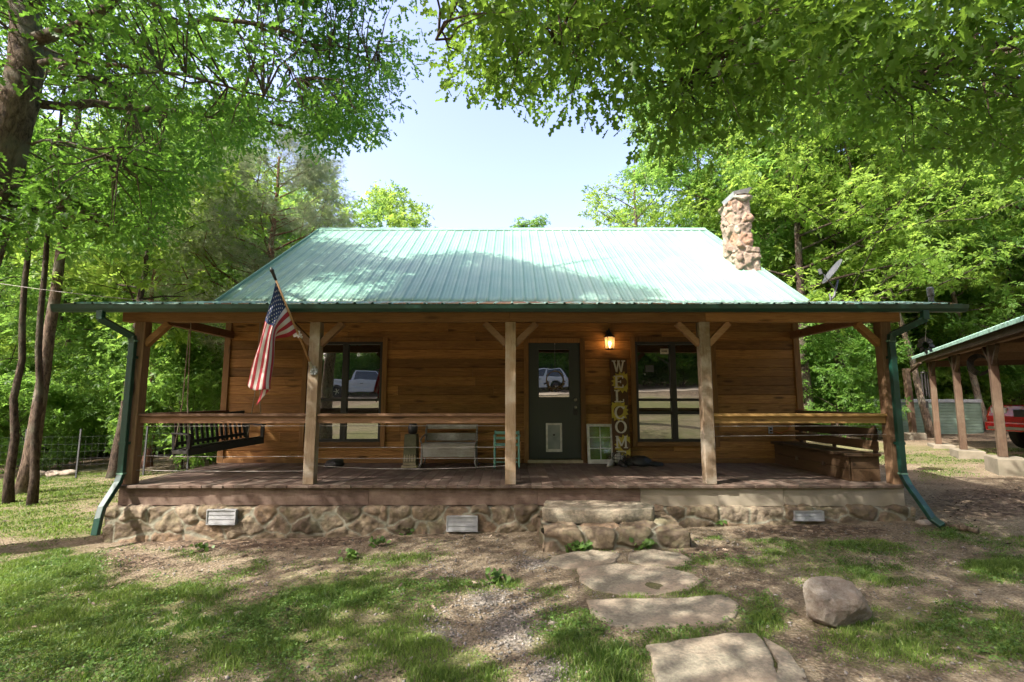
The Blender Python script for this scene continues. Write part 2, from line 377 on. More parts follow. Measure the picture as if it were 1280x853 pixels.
def rootpos(p):
    x = Vector((0, 0, 0))
    while p is not None: x += p.location; p = p.parent
    return x
def link(o, parent=None):
    COL.objects.link(o)
    if parent is not None: o.parent = parent
    return o
def part(name, mb, m, parent=None, bevel=0, smooth_=False, loc=None):
    """one mesh object from an MB in world coordinates; children are made local to their parent"""
    me = bpy.data.meshes.new(name)
    off = Vector(loc) if loc is not None else Vector((0, 0, 0))
    base = rootpos(parent)
    o = bpy.data.objects.new(name, me)
    if parent is None: o.location = off
    else: off = base
    me.from_pydata([(a-off.x, b-off.y, c-off.z) for a, b, c in mb.v], [], mb.f)
    ms = m if isinstance(m, (list, tuple)) else [m]
    for x in ms: me.materials.append(x)
    if len(ms) > 1: me.polygons.foreach_set('material_index', mb.m)
    a = me.attributes.new('tone', 'FLOAT', 'FACE'); a.data.foreach_set('value', mb.t)
    bm = bmesh.new(); bm.from_mesh(me); bmesh.ops.recalc_face_normals(bm, faces=bm.faces); bm.to_mesh(me); bm.free()
    if smooth_: me.polygons.foreach_set('use_smooth', [True]*len(me.polygons))
    link(o, parent)
    if bevel:
        b = o.modifiers.new('edge', 'BEVEL'); b.width = bevel; b.segments = 2; b.limit_method = 'ANGLE'
    return o
def tag(o, label=None, cat=None, group=None, kind=None):
    if label: o['label'] = label
    if cat: o['category'] = cat
    if group: o['group'] = group
    if kind: o['kind'] = kind
    return o
def thing(name, label, cat, loc=(0, 0, 0), group=None):
    o = bpy.data.objects.new(name, None); o.empty_display_size = .2; link(o)
    o.location = tuple(map(float, loc)); return tag(o, label, cat, group)
def fast_mesh(name, V, faces, tone, m, parent=None, vattr=None, smooth_=False, world=True):
    """V (n,3); faces: list of int arrays (nf,k); tone: per face values in the same order"""
    V = np.asarray(V, np.float32)
    if parent is not None and world: V = V-np.array(rootpos(parent), np.float32)
    me = bpy.data.meshes.new(name); me.vertices.add(len(V)); me.vertices.foreach_set('co', V.ravel())
    tot = np.concatenate([np.full(len(f), f.shape[1]) for f in faces]); loops = np.concatenate([f.ravel() for f in faces])
    me.loops.add(len(loops)); me.loops.foreach_set('vertex_index', loops.astype(np.int32))
    me.polygons.add(len(tot)); st = np.concatenate([[0], np.cumsum(tot)[:-1]])
    me.polygons.foreach_set('loop_start', st.astype(np.int32)); me.polygons.foreach_set('loop_total', tot.astype(np.int32))
    me.update(calc_edges=True)
    if tone is not None:
        a = me.attributes.new('tone', 'FLOAT', 'FACE'); a.data.foreach_set('value', np.asarray(tone, np.float32))
    for k, x in (vattr or {}).items():
        a = me.attributes.new(k, 'FLOAT', 'POINT'); a.data.foreach_set('value', np.asarray(x, np.float32))
    if smooth_: me.polygons.foreach_set('use_smooth', np.ones(len(tot), bool))
    me.materials.append(m)
    o = bpy.data.objects.new(name, me); return link(o, parent)
def grid_faces(nu, nv):
    i = np.arange(nu-1)[:, None]*nv+np.arange(nv-1)[None, :]
    return np.stack([i, i+nv, i+nv+1, i+1], -1).reshape(-1, 4)

# ------------------------------------------------------------------ leaves
OAK = ([(0, 0, 0), (0, 1, -.10)], [(.20, .16, .03), (.07, .32, .01), (.31, .50, .04), (.10, .64, .0), (.21, .86, .01)])
def leaf_template(kind):
    if kind == 'oak':
        mid, side = OAK; V = list(mid)+[(x, y, z) for x, y, z in side]+[(-x, y, z) for x, y, z in side]
        return np.array(V, float), [np.array([[0, 2, 3, 4, 5, 6, 1]]), np.array([[0, 1, 11, 10, 9, 8, 7]])]
    if kind == 'kite':
        V = [(0, 0, 0), (.27, .45, .06), (0, 1, -.08), (-.27, .45, .06)]
        return np.array(V, float), [np.array([[0, 1, 2, 3]])]
    if kind == 'spray':      # a few leaflets on a twig, for trees further off
        V = []; F = []
        for k, (a, s) in enumerate(((0, 1.0), (.9, .75), (-.9, .8), (2.2, .6), (-2.1, .65))):
            ca, sa = math.cos(a), math.sin(a)
            for x, y, z in ((0, .08, 0), (.17, .42, .05*((k % 3)-1)), (0, .85, -.1), (-.17, .42, .05)):
                x *= s; y *= s; V.append((x*ca+y*sa, -x*sa+y*ca, z+.04*k))
            F.append([4*k, 4*k+1, 4*k+2, 4*k+3])
        return np.array(V, float), [np.array(F)]
    if kind == 'needle':
        V = []; F = []
        for k in range(9):
            a = (k-4)*.33; el = math.sin(k*2.4)*.55
            d = np.array([math.sin(a)*math.cos(el), math.cos(a)*math.cos(el), math.sin(el)]); sd = np.cross(d, [0, 0, 1]); sd /= np.linalg.norm(sd)
            b = len(V); V += [tuple(-sd*.022), tuple(sd*.022), tuple(d*1.0)]; F.append([b, b+1, b+2])
        return np.array(V, float), [np.array(F)]
    if kind == 'round':
        V = [(0, 0, 0), (.32, .2, .05), (.38, .62, .06), (0, 1, 0), (-.38, .62, .06), (-.32, .2, .05)]
        return np.array(V, float), [np.array([[0, 1, 2, 3, 4, 5]])]
def leaves(C, D, Nn, S, kind):
    """C positions, D axis directions, Nn normals, S sizes -> V, faces, leaf index per face"""
    T, FT = leaf_template(kind); n = len(C); k = len(T)
    D = D/np.linalg.norm(D, axis=1)[:, None]
    X = np.cross(D, Nn); X /= np.maximum(np.linalg.norm(X, axis=1), 1e-6)[:, None]
    Z = np.cross(X, D)
    V = C[:, None, :]+S[:, None, None]*(T[None, :, 0, None]*X[:, None, :]+T[None, :, 1, None]*D[:, None, :]+T[None, :, 2, None]*Z[:, None, :])
    F = []; idx = []
    for ft in FT:
        F.append((ft[None]+(np.arange(n)*k)[:, None, None]).reshape(-1, ft.shape[1])); idx.append(np.repeat(np.arange(n), len(ft)))
    return V.reshape(-1, 3), F, np.concatenate(idx)
def crown_mesh(name, centres, per, rad, size, kind, m, parent, droop=.25, upbias=1.0, world=True, tonebase=None, rs=None, flat=.6):
    rs = rs or rng; n = len(centres)
    C = np.repeat(centres, per, 0)
    off = rs.normal(size=(len(C), 3))*np.array([1, 1, flat])
    off *= (rad*rs.random(len(C))**.5/np.maximum(np.linalg.norm(off, axis=1), .3))[:, None]
    P = C+off
    D = off/np.maximum(np.linalg.norm(off, axis=1), .05)[:, None]+rs.normal(size=off.shape)*.5; D[:, 2] -= droop
    Nn = rs.normal(size=off.shape)*.6; Nn[:, 2] += upbias
    S = size*(.5+.85*rs.random(len(C)))
    V, F, idx = leaves(P, D, Nn, S, kind)
    tb = rs.random(n) if tonebase is None else tonebase
    tone = np.clip(.6*np.repeat(tb, per)+.4*rs.random(len(C)), 0, 1)
    return fast_mesh(name, V, F, tone[idx], m, parent, world=world)
# ================================================================== camera, sky, sun
cam = bpy.data.cameras.new('camera'); co = bpy.data.objects.new('camera', cam); COL.objects.link(co)
co.location = (0, 0, E); co.rotation_euler = (R(90)+TILT, 0, 0)
cam.sensor_width = 36; cam.lens = FPX/1280*36; cam.clip_end = 600; cam.clip_start = .05
SC.camera = co
SUN = Vector((-.80, -.50, 1.02)).normalized()
SUNV = np.array(SUN)
w = bpy.data.worlds.new('World'); SC.world = w; w.use_nodes = True
nt = w.node_tree; nt.nodes.clear()
sky = nt.nodes.new('ShaderNodeTexSky'); sky.sky_type = 'NISHITA'; sky.sun_disc = False
sky.sun_elevation = math.asin(SUN.z); sky.sun_rotation = math.atan2(SUN.x, SUN.y)
sky.air_density = 1.0; sky.dust_density = 5.0; sky.ozone_density = 1.6; sky.altitude = 300
bg = nt.nodes.new('ShaderNodeBackground'); bg.inputs[1].default_value = .13
ow = nt.nodes.new('ShaderNodeOutputWorld'); tint = nt.nodes.new('ShaderNodeMix'); tint.data_type = 'RGBA'; tint.blend_type = 'MULTIPLY'; tint.inputs[0].default_value = 1; tint.inputs[7].default_value = (1.02, .87, .88, 1); nt.links.new(sky.outputs[0], tint.inputs[6]); nt.links.new(tint.outputs[2], bg.inputs[0]); nt.links.new(bg.outputs[0], ow.inputs[0])
sl = bpy.data.lights.new('sun', 'SUN'); sl.energy = 2.55; sl.angle = R(.53); sl.color = (1, .95, .86)
so = bpy.data.objects.new('sun', sl); COL.objects.link(so); so.rotation_euler = SUN.to_track_quat('Z', 'Y').to_euler(); so.location = (-20, -12, 25)
SC.view_settings.view_transform = 'Standard'; SC.view_settings.look = 'None'; SC.view_settings.gamma = 1; SC.view_settings.exposure = 2.32
SC.render.engine = 'CYCLES'
cy = SC.cycles; cy.max_bounces = 9; cy.diffuse_bounces = 7; cy.glossy_bounces = 3; cy.transmission_bounces = 4; cy.transparent_max_bounces = 8
cy.sample_clamp_indirect = 6; cy.caustics_reflective = False; cy.caustics_refractive = False
try: cy.use_denoising = True
except Exception: pass

# ================================================================== ground
SLABS = {   # outlines of the flagstones as the photograph shows them
 'a': [(690, 697), (735, 688), (776, 693), (768, 704), (742, 711), (705, 712), (683, 706)],
 'b': [(786, 692), (812, 688), (852, 694), (870, 703), (850, 709), (805, 708), (784, 702)],
 'c': [(722, 712), (770, 706), (828, 709), (868, 719), (880, 727), (862, 738), (822, 744), (776, 745), (742, 738), (724, 728)],
 'd': [(733, 753), (780, 750), (850, 749), (905, 745), (924, 757), (922, 774), (896, 783), (850, 786), (800, 788), (762, 783), (738, 768)],
 'e': [(808, 812), (850, 803), (905, 797), (946, 796), (966, 822), (975, 868), (960, 905), (860, 905), (822, 880), (816, 840)],
 'f': [(953, 800), (985, 818), (1003, 842), (1020, 880), (985, 905), (968, 880), (972, 830)],
}
SLABW = {k: [tuple(pg(*p)[:2]) for p in v] for k, v in SLABS.items()}
def blob(px, py, L_):
    out = np.zeros(px.shape)
    for x, y, rx, ry, s in L_: out = np.maximum(out, s*np.exp(-(((px-x)/rx)**2+((py-y)/ry)**2)**1.3))
    return out
GRASSB = [(120, 800, 260, 85, 1), (330, 800, 190, 62, 1), (420, 745, 120, 34, .95), (200, 745, 140, 34, .8), (540, 735, 70, 14, .6), (470, 700, 90, 13, .55), (60, 730, 110, 50, .9), (560, 835, 70, 30, .95),
          (505, 790, 60, 45, .8), (710, 790, 55, 42, .9), (690, 745, 45, 18, .5), (760, 835, 70, 40, .95), (950, 775, 38, 30, .85), (1140, 790, 130, 50, .85), (1060, 722, 90, 22, .6), (1250, 712, 60, 22, .95),
          (1190, 668, 60, 12, .8), (950, 815, 50, 25, .7), (1000, 700, 90, 14, .4), (1230, 800, 90, 50, .8), (30, 618, 150, 22, 1), (50, 655, 90, 26, 1), (1180, 572, 60, 12, .9), (1180, 590, 50, 14, .7), (900, 700, 50, 10, .4), (640, 732, 22, 9, .6), (700, 700, 45, 10, .3), (860, 745, 45, 12, .7), (1100, 750, 70, 20, .5)]
GRAVB = [(640, 785, 60, 46, .62), (610, 750, 50, 22, .6), (560, 715, 50, 16, .4), (690, 840, 40, 30, .7), (560, 790, 50, 30, .5), (670, 705, 40, 12, .6)]
LITB = [(300, 676, 210, 12, .9), (150, 700, 80, 14, .7), (540, 672, 110, 7, .5), (1010, 664, 130, 10, .85), (890, 690, 60, 12, .7), (1230, 630, 80, 22, 1), (180, 604, 90, 5, .8), (700, 668, 24, 12, .9), (1150, 700, 120, 12, .4)]
def masks(x, y):
    z = .05+.0265*np.clip(x, -14, 14)
    px, py = proj(np.stack([x, y, z], -1))
    P = np.stack([x, y, 0*x], -1)
    near = (y > 2.6) & (y < 11.5) & (px > -60) & (px < 1340)
    g = blob(px, py, GRASSB); gr = blob(px, py, GRAVB); li = blob(px, py, LITB)
    far = .55+.6*(fbm(P, .35, 3)-.5)*2
    g = np.maximum(g, .42*(1-np.clip(li*1.2, 0, 1))*(1-np.clip(gr, 0, 1))*(py > 672)*smooth(.35, .65, fbm(P+3, .9, 3))*1.3)
    g = np.where(near, g, np.clip(far, 0, 1)); gr = np.where(near, gr, 0)
    forest = smooth(15, 20, np.hypot(x, y-4))
    li = np.where(near, li, 0); li = np.maximum(li, forest*.85)
    g = g*(1-.75*forest)
    # the drive behind the photographer
    drive = smooth(3.2, 2.2, np.abs(y+15.5+.04*x)); gr = gr; g = g*(1-drive)
    g = np.clip(g+(fbm(P, 1.6, 3)-.5)*.7*(g > .03), 0, 1)
    return g, gr, li, drive
def axis_steps(segs):
    out = [segs[0][0]]
    for a, b, s in segs:
        n = max(1, int(round((b-a)/s))); out += list(np.linspace(a, b, n+1)[1:])
    return np.array(out)
gx = axis_steps([(-260, -60, 20), (-60, -20, 2.5), (-20, -9, .4), (-9, 9, .07), (9, 20, .4), (20, 60, 2.5), (60, 260, 20)])
gy = axis_steps([(-260, -60, 20), (-60, -16, 2), (-16, 2, .4), (2, 7.4, .06), (7.4, 14, .2), (14, 24, .6), (24, 60, 3), (60, 300, 20)])
GX, GY = np.meshgrid(gx, gy, indexing='ij'); GZ = ground_z(GX, GY)
g_, gr_, li_, dr_ = masks(GX, GY)
go = fast_mesh('ground', np.stack([GX, GY, GZ], -1).reshape(-1, 3), [grid_faces(len(gx), len(gy))], None, M['ground'], None,
               {'grass': g_.ravel(), 'gravel': gr_.ravel(), 'litter': li_.ravel()}, True)
tag(go, kind='structure')
# gravel drive behind the photographer: a thin sheet above the ground
xs = np.linspace(-60, 40, 120); vs = np.linspace(-2.6, 2.6, 14)
DX, DV = np.meshgrid(xs, vs, indexing='ij'); DY = -15.5-.04*DX+DV+.25*np.sin(DX*.7)*(np.abs(DV) > 2.4); DZ = ground_z(DX, DY)+.03
m, nt = nodes('drive_gravel'); v = coords(nt); finish(nt, ramp(nt, noise(nt, 30, 6, v, .7), [(.3, (.22, .17, .12)), (.7, (.42, .35, .27))]), .95); 
tag(fast_mesh('driveway', np.stack([DX, DY, DZ], -1).reshape(-1, 3), [grid_faces(120, 14)], None, m), kind='structure')

def on_slab(x, y):
    r = np.zeros(x.shape, bool)
    for p in SLABW.values():
        q = np.array(p); c = q.mean(0); r |= inpoly(x, y, [tuple(c+(a-c)*.93) for a in q])
    return r
def clear_ground(x, y):
    bad = on_slab(x, y) | ((np.abs(x) < 5.4) & (y > 6.50)) | ((x > .30) & (x < 2.05) & (y > 5.72) & (y < 6.6))
    return ~bad
# grass blades
def scatter(n, x0, x1, y0, y1, ypow=1.0):
    x = x0+(x1-x0)*rng.random(n); y = y0+(y1-y0)*rng.random(n)**ypow; return x, y
def in_view(x, y, m_=40):
    px, py = proj(np.stack([x, y, .05+.0265*x], -1)); return (px > -m_) & (px < 1280+m_) & (py < 853+60)
def blades(x, y, h, wd):
    n = len(x); z = ground_z(x, y); P = np.stack([x, y, z-.004], -1)
    a = rng.random(n)*6.283; s = np.stack([np.cos(a), np.sin(a), 0*a], -1)*(wd*(.6+.8*rng.random(n)))[:, None]
    b = rng.random(n)*6.283; ln = np.stack([np.cos(b), np.sin(b), 0*b], -1)*(h*(.15+.75*rng.random(n)))[:, None]
    up = np.stack([0*h, 0*h, h], -1)
    V = np.stack([P-s, P+s, P+.55*up+.3*ln+.7*s, P+.55*up+.3*ln-.7*s, P+up*(.75+.25*rng.random(n))[:, None]+ln], 1).reshape(-1, 3)
    k = np.arange(n)*5
    return V, [np.stack([k, k+1, k+2, k+3], -1), np.stack([k+3, k+2, k+4], -1)]
VV = []; F4 = []; F3 = []; TT4 = []; off = 0
def add_blades(n, box, hmin, hmax, wd, thr, ypow=1.0):
    global off
    x, y = scatter(n, *box, ypow)
    k = in_view(x, y) & clear_ground(x, y); x, y = x[k], y[k]
    g, gr, li, dr = masks(x, y); P = np.stack([x, y, 0*x], -1)
    tuft = np.clip(.5+1.7*(fbm(P, 4.5, 3)-.5), 0, 1)
    k = (g*(.35+1.1*tuft) > thr+.50*rng.random(len(x))) ; x, y, g, tuft, P = x[k], y[k], g[k], tuft[k], P[k]
    h = hmin+(hmax-hmin)*np.clip(tuft*g*1.3-.2, 0, 1)*(.5+.7*rng.random(len(x)))
    V, (a, b) = blades(x, y, h, wd)
    VV.append(V); F4.append(a+off); F3.append(b+off); off += len(V)
    TT4.append(np.clip(1.1*(fbm(P, 1.3, 2)-.5)+.1+.7*rng.random(len(x)), 0, 1))
add_blades(380000, (-6.8, 6.8, 2.9, 6.6), .012, .10, .0033, .19)
add_blades(60000, (-13, -5.3, 6.6, 14), .02, .08, .007, .2)
add_blades(50000, (5.3, 14, 6.6, 14), .02, .08, .006, .25)
t4 = np.concatenate(TT4)
tag(fast_mesh('grass', np.concatenate(VV), [np.concatenate(F4), np.concatenate(F3)], np.concatenate([t4, t4]), M['grass']),
    'short green grass growing in uneven patches across the yard', 'grass', kind='stuff')
# low broad-leaved weeds
x, y = scatter(34000, -6.6, 6.6, 2.9, 6.6); k = in_view(x, y) & clear_ground(x, y); x, y = x[k], y[k]
g, gr, li, dr = masks(x, y); P = np.stack([x, y, 0*x], -1)
k = g*smooth(.42, .62, fbm(P+9, 2.2, 2)) > .25+.45*rng.random(len(x)); x, y = x[k], y[k]
C = np.repeat(np.stack([x, y, ground_z(x, y)+.012], -1), 4, 0); C[:, :2] += rng.normal(size=(len(C), 2))*.018; C[:, 2] += rng.random(len(C))*.03
D = rng.normal(size=C.shape); D[:, 2] = .25*np.abs(D[:, 2]); Nn = rng.normal(size=C.shape)*.35; Nn[:, 2] += 1
# a few taller plants by the steps and foundation
sp = [(735, 688, 14), (720, 690, 10), (808, 688, 9), (1010+5, 664, 0), (898, 657, 8), (505, 668, 10), (485, 662, 8), (440, 700, 8), (620, 730, 10), (470, 684, 6), (250, 690, 5), (345, 668, 6)]
ex = []
for a, b, n in sp:
    p = pg(a, b)
    for _ in range(n*4): ex.append((p[0]+random.gauss(0, .05), p[1]+random.gauss(0, .02), p[2]+.02+random.random()*.07))
ex = np.array(ex); C = np.concatenate([C, ex]); D2 = rng.normal(size=ex.shape); D = np.concatenate([D, D2]); Nn = np.concatenate([Nn, np.tile([0, -.5, 1.], (len(ex), 1))+rng.normal(size=ex.shape)*.3])
S = np.concatenate([.010+.014*rng.random(len(C)-len(ex)), .045+.03*rng.random(len(ex))])
V, F, idx = leaves(C, D, Nn, S, 'round')
tag(fast_mesh('ground_weeds', V, F, rng.random(len(C))[idx], M['weed']), 'low broad leaved weeds spreading between the grass and dirt', 'weeds', kind='stuff')
# dead leaves
x, y = scatter(90000, -13, 14, 3.0, 14); k = in_view(x, y) & clear_ground(x, y); x, y = x[k], y[k]
g, gr, li, dr = masks(x, y); P = np.stack([x, y, 0*x], -1)
k = li*(.5+fbm(P, 3, 2)) > .1+.9*rng.random(len(x)); k |= (rng.random(len(x)) < .12); x, y = x[k], y[k]
C = np.stack([x, y, ground_z(x, y)+.006+.012*rng.random(len(x))], -1)
D = rng.normal(size=C.shape); D[:, 2] *= .25; Nn = rng.normal(size=C.shape)*.35; Nn[:, 2] += 1
V, F, idx = leaves(C, D, Nn, .010+.055*rng.random(len(C))**2, 'oak')
tag(fast_mesh('dead_leaves', V, F, rng.random(len(C))[idx], M['litter']), 'dry brown leaf litter along the stone foundation and under the trees', 'leaf litter', kind='stuff')
# gravel
x, y = scatter(70000, -5, 5.5, 3.0, 6.5); k = in_view(x, y) & clear_ground(x, y); x, y = x[k], y[k]
g, gr, li, dr = masks(x, y); P = np.stack([x, y, 0*x], -1)
k = gr*(.45+fbm(P, 3, 2)) > .15+.6*rng.random(len(x)); k |= rng.random(len(x)) < .06; x, y = x[k], y[k]
oc = np.array([(1, 0, 0), (0, 1, 0), (-1, 0, 0), (0, -1, 0), (0, 0, .7), (0, 0, -.7)], float)
of = np.array([(0, 1, 4), (1, 2, 4), (2, 3, 4), (3, 0, 4), (1, 0, 5), (2, 1, 5), (3, 2, 5), (0, 3, 5)])
s = .005+.010*rng.random(len(x))**2; C = np.stack([x, y, ground_z(x, y)+s*.3], -1)
V = (C[:, None]+s[:, None, None]*(oc[None]+.35*rng.normal(size=(len(x), 6, 3)))).reshape(-1, 3)
F = (of[None]+(np.arange(len(x))*6)[:, None, None]).reshape(-1, 3)
tag(fast_mesh('gravel', V, [F], np.repeat(rng.random(len(x)), 8), M['pebble'], smooth_=False), 'pale grey gravel scattered over bare dirt before the porch', 'gravel', kind='stuff')

# ================================================================== flagstones, boulder, log
SL = {'a': ('small flat stone touching the steps, farther from the boulder', .018), 'b': ('x', .018),
      'c': ('wide oval flat stone, next below the two small ones', .014), 'd': ('long flat stepping stone with squared ends, third row from steps', .018),
      'e': ('big pale flat stone at the lower edge of the photo', .02), 'f': ('narrow cracked-off stone beside the big pale flat stone', .014)}
SL['b'] = ('small flat stone touching the steps, nearer to the boulder', .018)
for k_, poly in SLABW.items():
    P = np.array(poly); c = P.mean(0)
    Q = []                                   # subdivide the outline
    for i in range(len(P)):
        a, b = P[i], P[(i+1) % len(P)]
        for t in np.linspace(0, 1, 6)[:-1]: Q.append(a+(b-a)*t)
    Q = np.array(Q); n = len(Q)
    Q += ((fbm(np.c_[Q*9, np.zeros(n)], 1, 2)-.5)[:, None])*(Q-c)/np.linalg.norm(Q-c, axis=1)[:, None]*.06
    th = SL[k_][1]; rings = [(1.0, -.05), (1.0, th*.55), (.985, th*.9), (.955, th), (.8, th), (.6, th), (.4, th), (.2, th)]
    V = []
    for s_, h in rings:
        q = c+(Q-c)*s_; z = .05+.0265*q[:, 0]+h+(fbm(np.c_[q*3, np.zeros(n)], 1, 3)-.5)*.03+(fbm(np.c_[q*14, np.zeros(n)], 1, 2)-.5)*.008
        V.append(np.c_[q, z])
    V.append(np.array([[c[0], c[1], .05+.0265*c[0]+th]])); V = np.concatenate(V)
    F = []
    for r in range(len(rings)-1):
        i = np.arange(n); j = (i+1) % n; F.append(np.stack([r*n+i, r*n+j, (r+1)*n+j, (r+1)*n+i], -1))
    i = np.arange(n); tri = np.stack([(len(rings)-1)*n+i, (len(rings)-1)*n+(i+1) % n, np.full(n, len(V)-1)], -1)
    o = fast_mesh('stepping_stone', V-np.array([c[0], c[1], 0]), [np.concatenate(F), tri], np.full(n*len(rings), random.random()), M['flag_stone'], smooth_=True)
    o.location = (c[0], c[1], 0); tag(o, SL[k_][0], 'stepping stone', 'flagstones leading to the porch steps')

def rock(name, c, r, seed, cuts, m, sub=5, rough=.10):
    bm = bmesh.new(); bmesh.ops.create_icosphere(bm, subdivisions=sub, radius=1)
    V = np.array([v_.co[:] for v_ in bm.verts]); bm.verts.ensure_lookup_table()
    rs = np.random.default_rng(seed)
    for _ in range(cuts):
        d = rs.normal(size=3); d /= np.linalg.norm(d); h = .64+.16*rs.random()
        t = V@d; V = V-np.outer(np.maximum(t-h, 0)*.97, d)
    V = V*(1+rough*(fbm(V+seed, 2.2, 6)-.5)*2)[:, None]
    V = V*(1+.35*rough*(fbm(V+seed, 9, 3)-.5)*2)[:, None]
    V = V*np.array(r)
    F = np.array([[v_.index for v_ in f.verts] for f in bm.faces]); bm.free()
    o = fast_mesh(name, V, [F], None, m, smooth_=True); o.location = tuple(map(float, c)); return o
b = pg(1036, 784)
o = rock('boulder', (b[0]+.09, b[1]+.10, b[2]+.10), (.285, .22, .20), 5, 13, M['boulder'], 6, .14); o.rotation_euler = (0, 0, .4)
tag(o, 'rough brown boulder sitting in the grass beside the stone path', 'boulder')
a = pg(1152, 652); b = pg(1222, 668)
mb = MB(); n = 10
mb.tube([a+(b-a)*t+np.array([0, 0, .03+.01*math.sin(t*9)]) for t in np.linspace(0, 1, n)], [.035+.012*math.sin(i*2.1) for i in range(n)], 9)
tag(part('log', mb, M['bark_pale'], smooth_=True), 'old bark-less log lying beside the green downspout elbow', 'log')
for q, (a_, b_, rr, lab) in enumerate([(100+1055, 655, (.10, .07, .04), 'flat brown rock on the leaf litter by the downspout'), (300, 768, (.05, .04, .02), 'small pale rock half buried in the lawn grass'), (690, 780, (.03, .03, .02), 'fist-sized pale rock beside the gravel and grass')]):
    p = pg(a_, b_); o = rock('small_rock', (p[0], p[1], p[2]+rr[2]*.4), rr, 11+q, 5, M['boulder'], 3); tag(o, lab, 'rock', 'loose rocks in the yard')
# ================================================================== the log cabin
house = thing('wooden_cabin', 'brown wooden cabin with green metal roof and full-width front porch', 'house', (0, 9.1, .05))
HX, HY, DZ_ = 5.22, 9.1, .62         # half width, front wall, deck height
PY = 6.85                            # row of porch posts
WIN = [(-3.735, -2.365, .99, 2.80), (2.25, 3.64, .99, 2.80)]    # x0,x1,z0,z1
DOOR = (.30, 1.245, .66, 2.78)
holes = [(a-.0, b+.0, c, d) for a, b, c, d in WIN]+[DOOR]

def siding(name, u0, u1, z0, z1, place, holes=(), top=None, h=.166):
    """lapped boards; place(u, z, out) -> xyz"""
    mb = MB(); z = z0; row = 0
    while z < z1-.01:
        zt = min(z+h, z1); cuts = [u0]; u = u0+random.uniform(1.0, 3.4)
        while u < u1-.5: cuts.append(u); u += random.uniform(1.6, 3.8)
        cuts.append(u1)
        segs = [(cuts[i], cuts[i+1], random.random()) for i in range(len(cuts)-1)]
        for a, b_, t in segs:
            pieces = [(a, b_)]
            for hx0, hx1, hz0, hz1 in holes:
                if zt <= hz0+.02 or z >= hz1-.02: continue
                q = []
                for p, r in pieces:
                    if hx1 <= p or hx0 >= r: q.append((p, r)); continue
                    if hx0 > p: q.append((p, hx0))
                    if hx1 < r: q.append((hx1, r))
                pieces = q
            for p, r in pieces:
                if r-p < .01: continue
                if top is not None:            # clip under a gable
                    lo, hi = top(zt)
                    p2, r2 = max(p, lo), min(r, hi)
                    if r2-p2 < .03: continue
                    p, r = p2, r2
                g = .0015
                pr = [(z, .014), (z+.008, .014), (z+.016, .024), (zt-.010, .030), (zt-.002, .030), (zt, .026), (zt, -.02), (z, -.02)]
                V = [place(p+g, zz, oo) for zz, oo in pr]+[place(r-g, zz, oo) for zz, oo in pr]
                n = len(pr); F = [tuple(range(n)), tuple(reversed(range(n, 2*n)))]+[(i, i+n, (i+1) % n+n, (i+1) % n) for i in range(n)]
                mb.add(V, F, t)
        z += h; row += 1
    return mb
front = siding('wall', -HX, HX, .66, 3.50, lambda u, z, o: (u, HY-o, z), holes)
W = part('wall', front, M['siding'], house)
RIDGE_Y, RIDGE_Z, EZ = 13.64, 6.55, 3.53
sl_ = (RIDGE_Z-EZ)/(RIDGE_Y-HY)
def gable(z):
    if z < EZ: return HY, 2*RIDGE_Y-HY
    d = (z-EZ)/sl_; return HY+d, 2*RIDGE_Y-HY-d
for s in (-1, 1):
    g = siding('wall', HY, 2*RIDGE_Y-HY, .2, 6.5, (lambda u, z, o, s=s: (s*(HX+o-.0), u, z)), [(11.4, 12.4, 1.5, 2.7)], gable)
    g.box(min(s*5.16, s*5.19), max(s*5.16, s*5.19), HY+.03, 2*RIDGE_Y-HY-.03, -.1, EZ)
    part('wall', g, mat_wood('gable_siding', (.40, .17, .05), (.21, .077, .022), 'y') if s < 0 else bpy.data.materials['gable_siding'], house)
mb = MB(); mb.box(-HX, HX, 2*RIDGE_Y-HY-.02, 2*RIDGE_Y-HY+.04, -.2, EZ)
part('wall', mb, M['siding'], house); part('sill_beam', MB().box(-HX+.05, HX-.05, HY+.02, HY+.05, .3, .66), M['siding'], house)
# corner boards and the board under the porch ceiling
for s in (-1, 1):
    part('corner_board', MB().box(s*HX-.055+.0, s*HX+.055, HY-.058, HY+.05, .62, 3.5), M['trim'], house, .004)
part('frieze_board', MB().box(-HX+.06, HX-.06, HY-.062, HY-.032, 3.22, 3.40), M['trim_x'], house, .004)
part('base_board', MB().box(-HX+.06, DOOR[0]-.12, HY-.06, HY-.03, .622, .70).box(DOOR[1]+.12, HX-.06, HY-.06, HY-.03, .622, .70), M['trim_x'], house, .003)

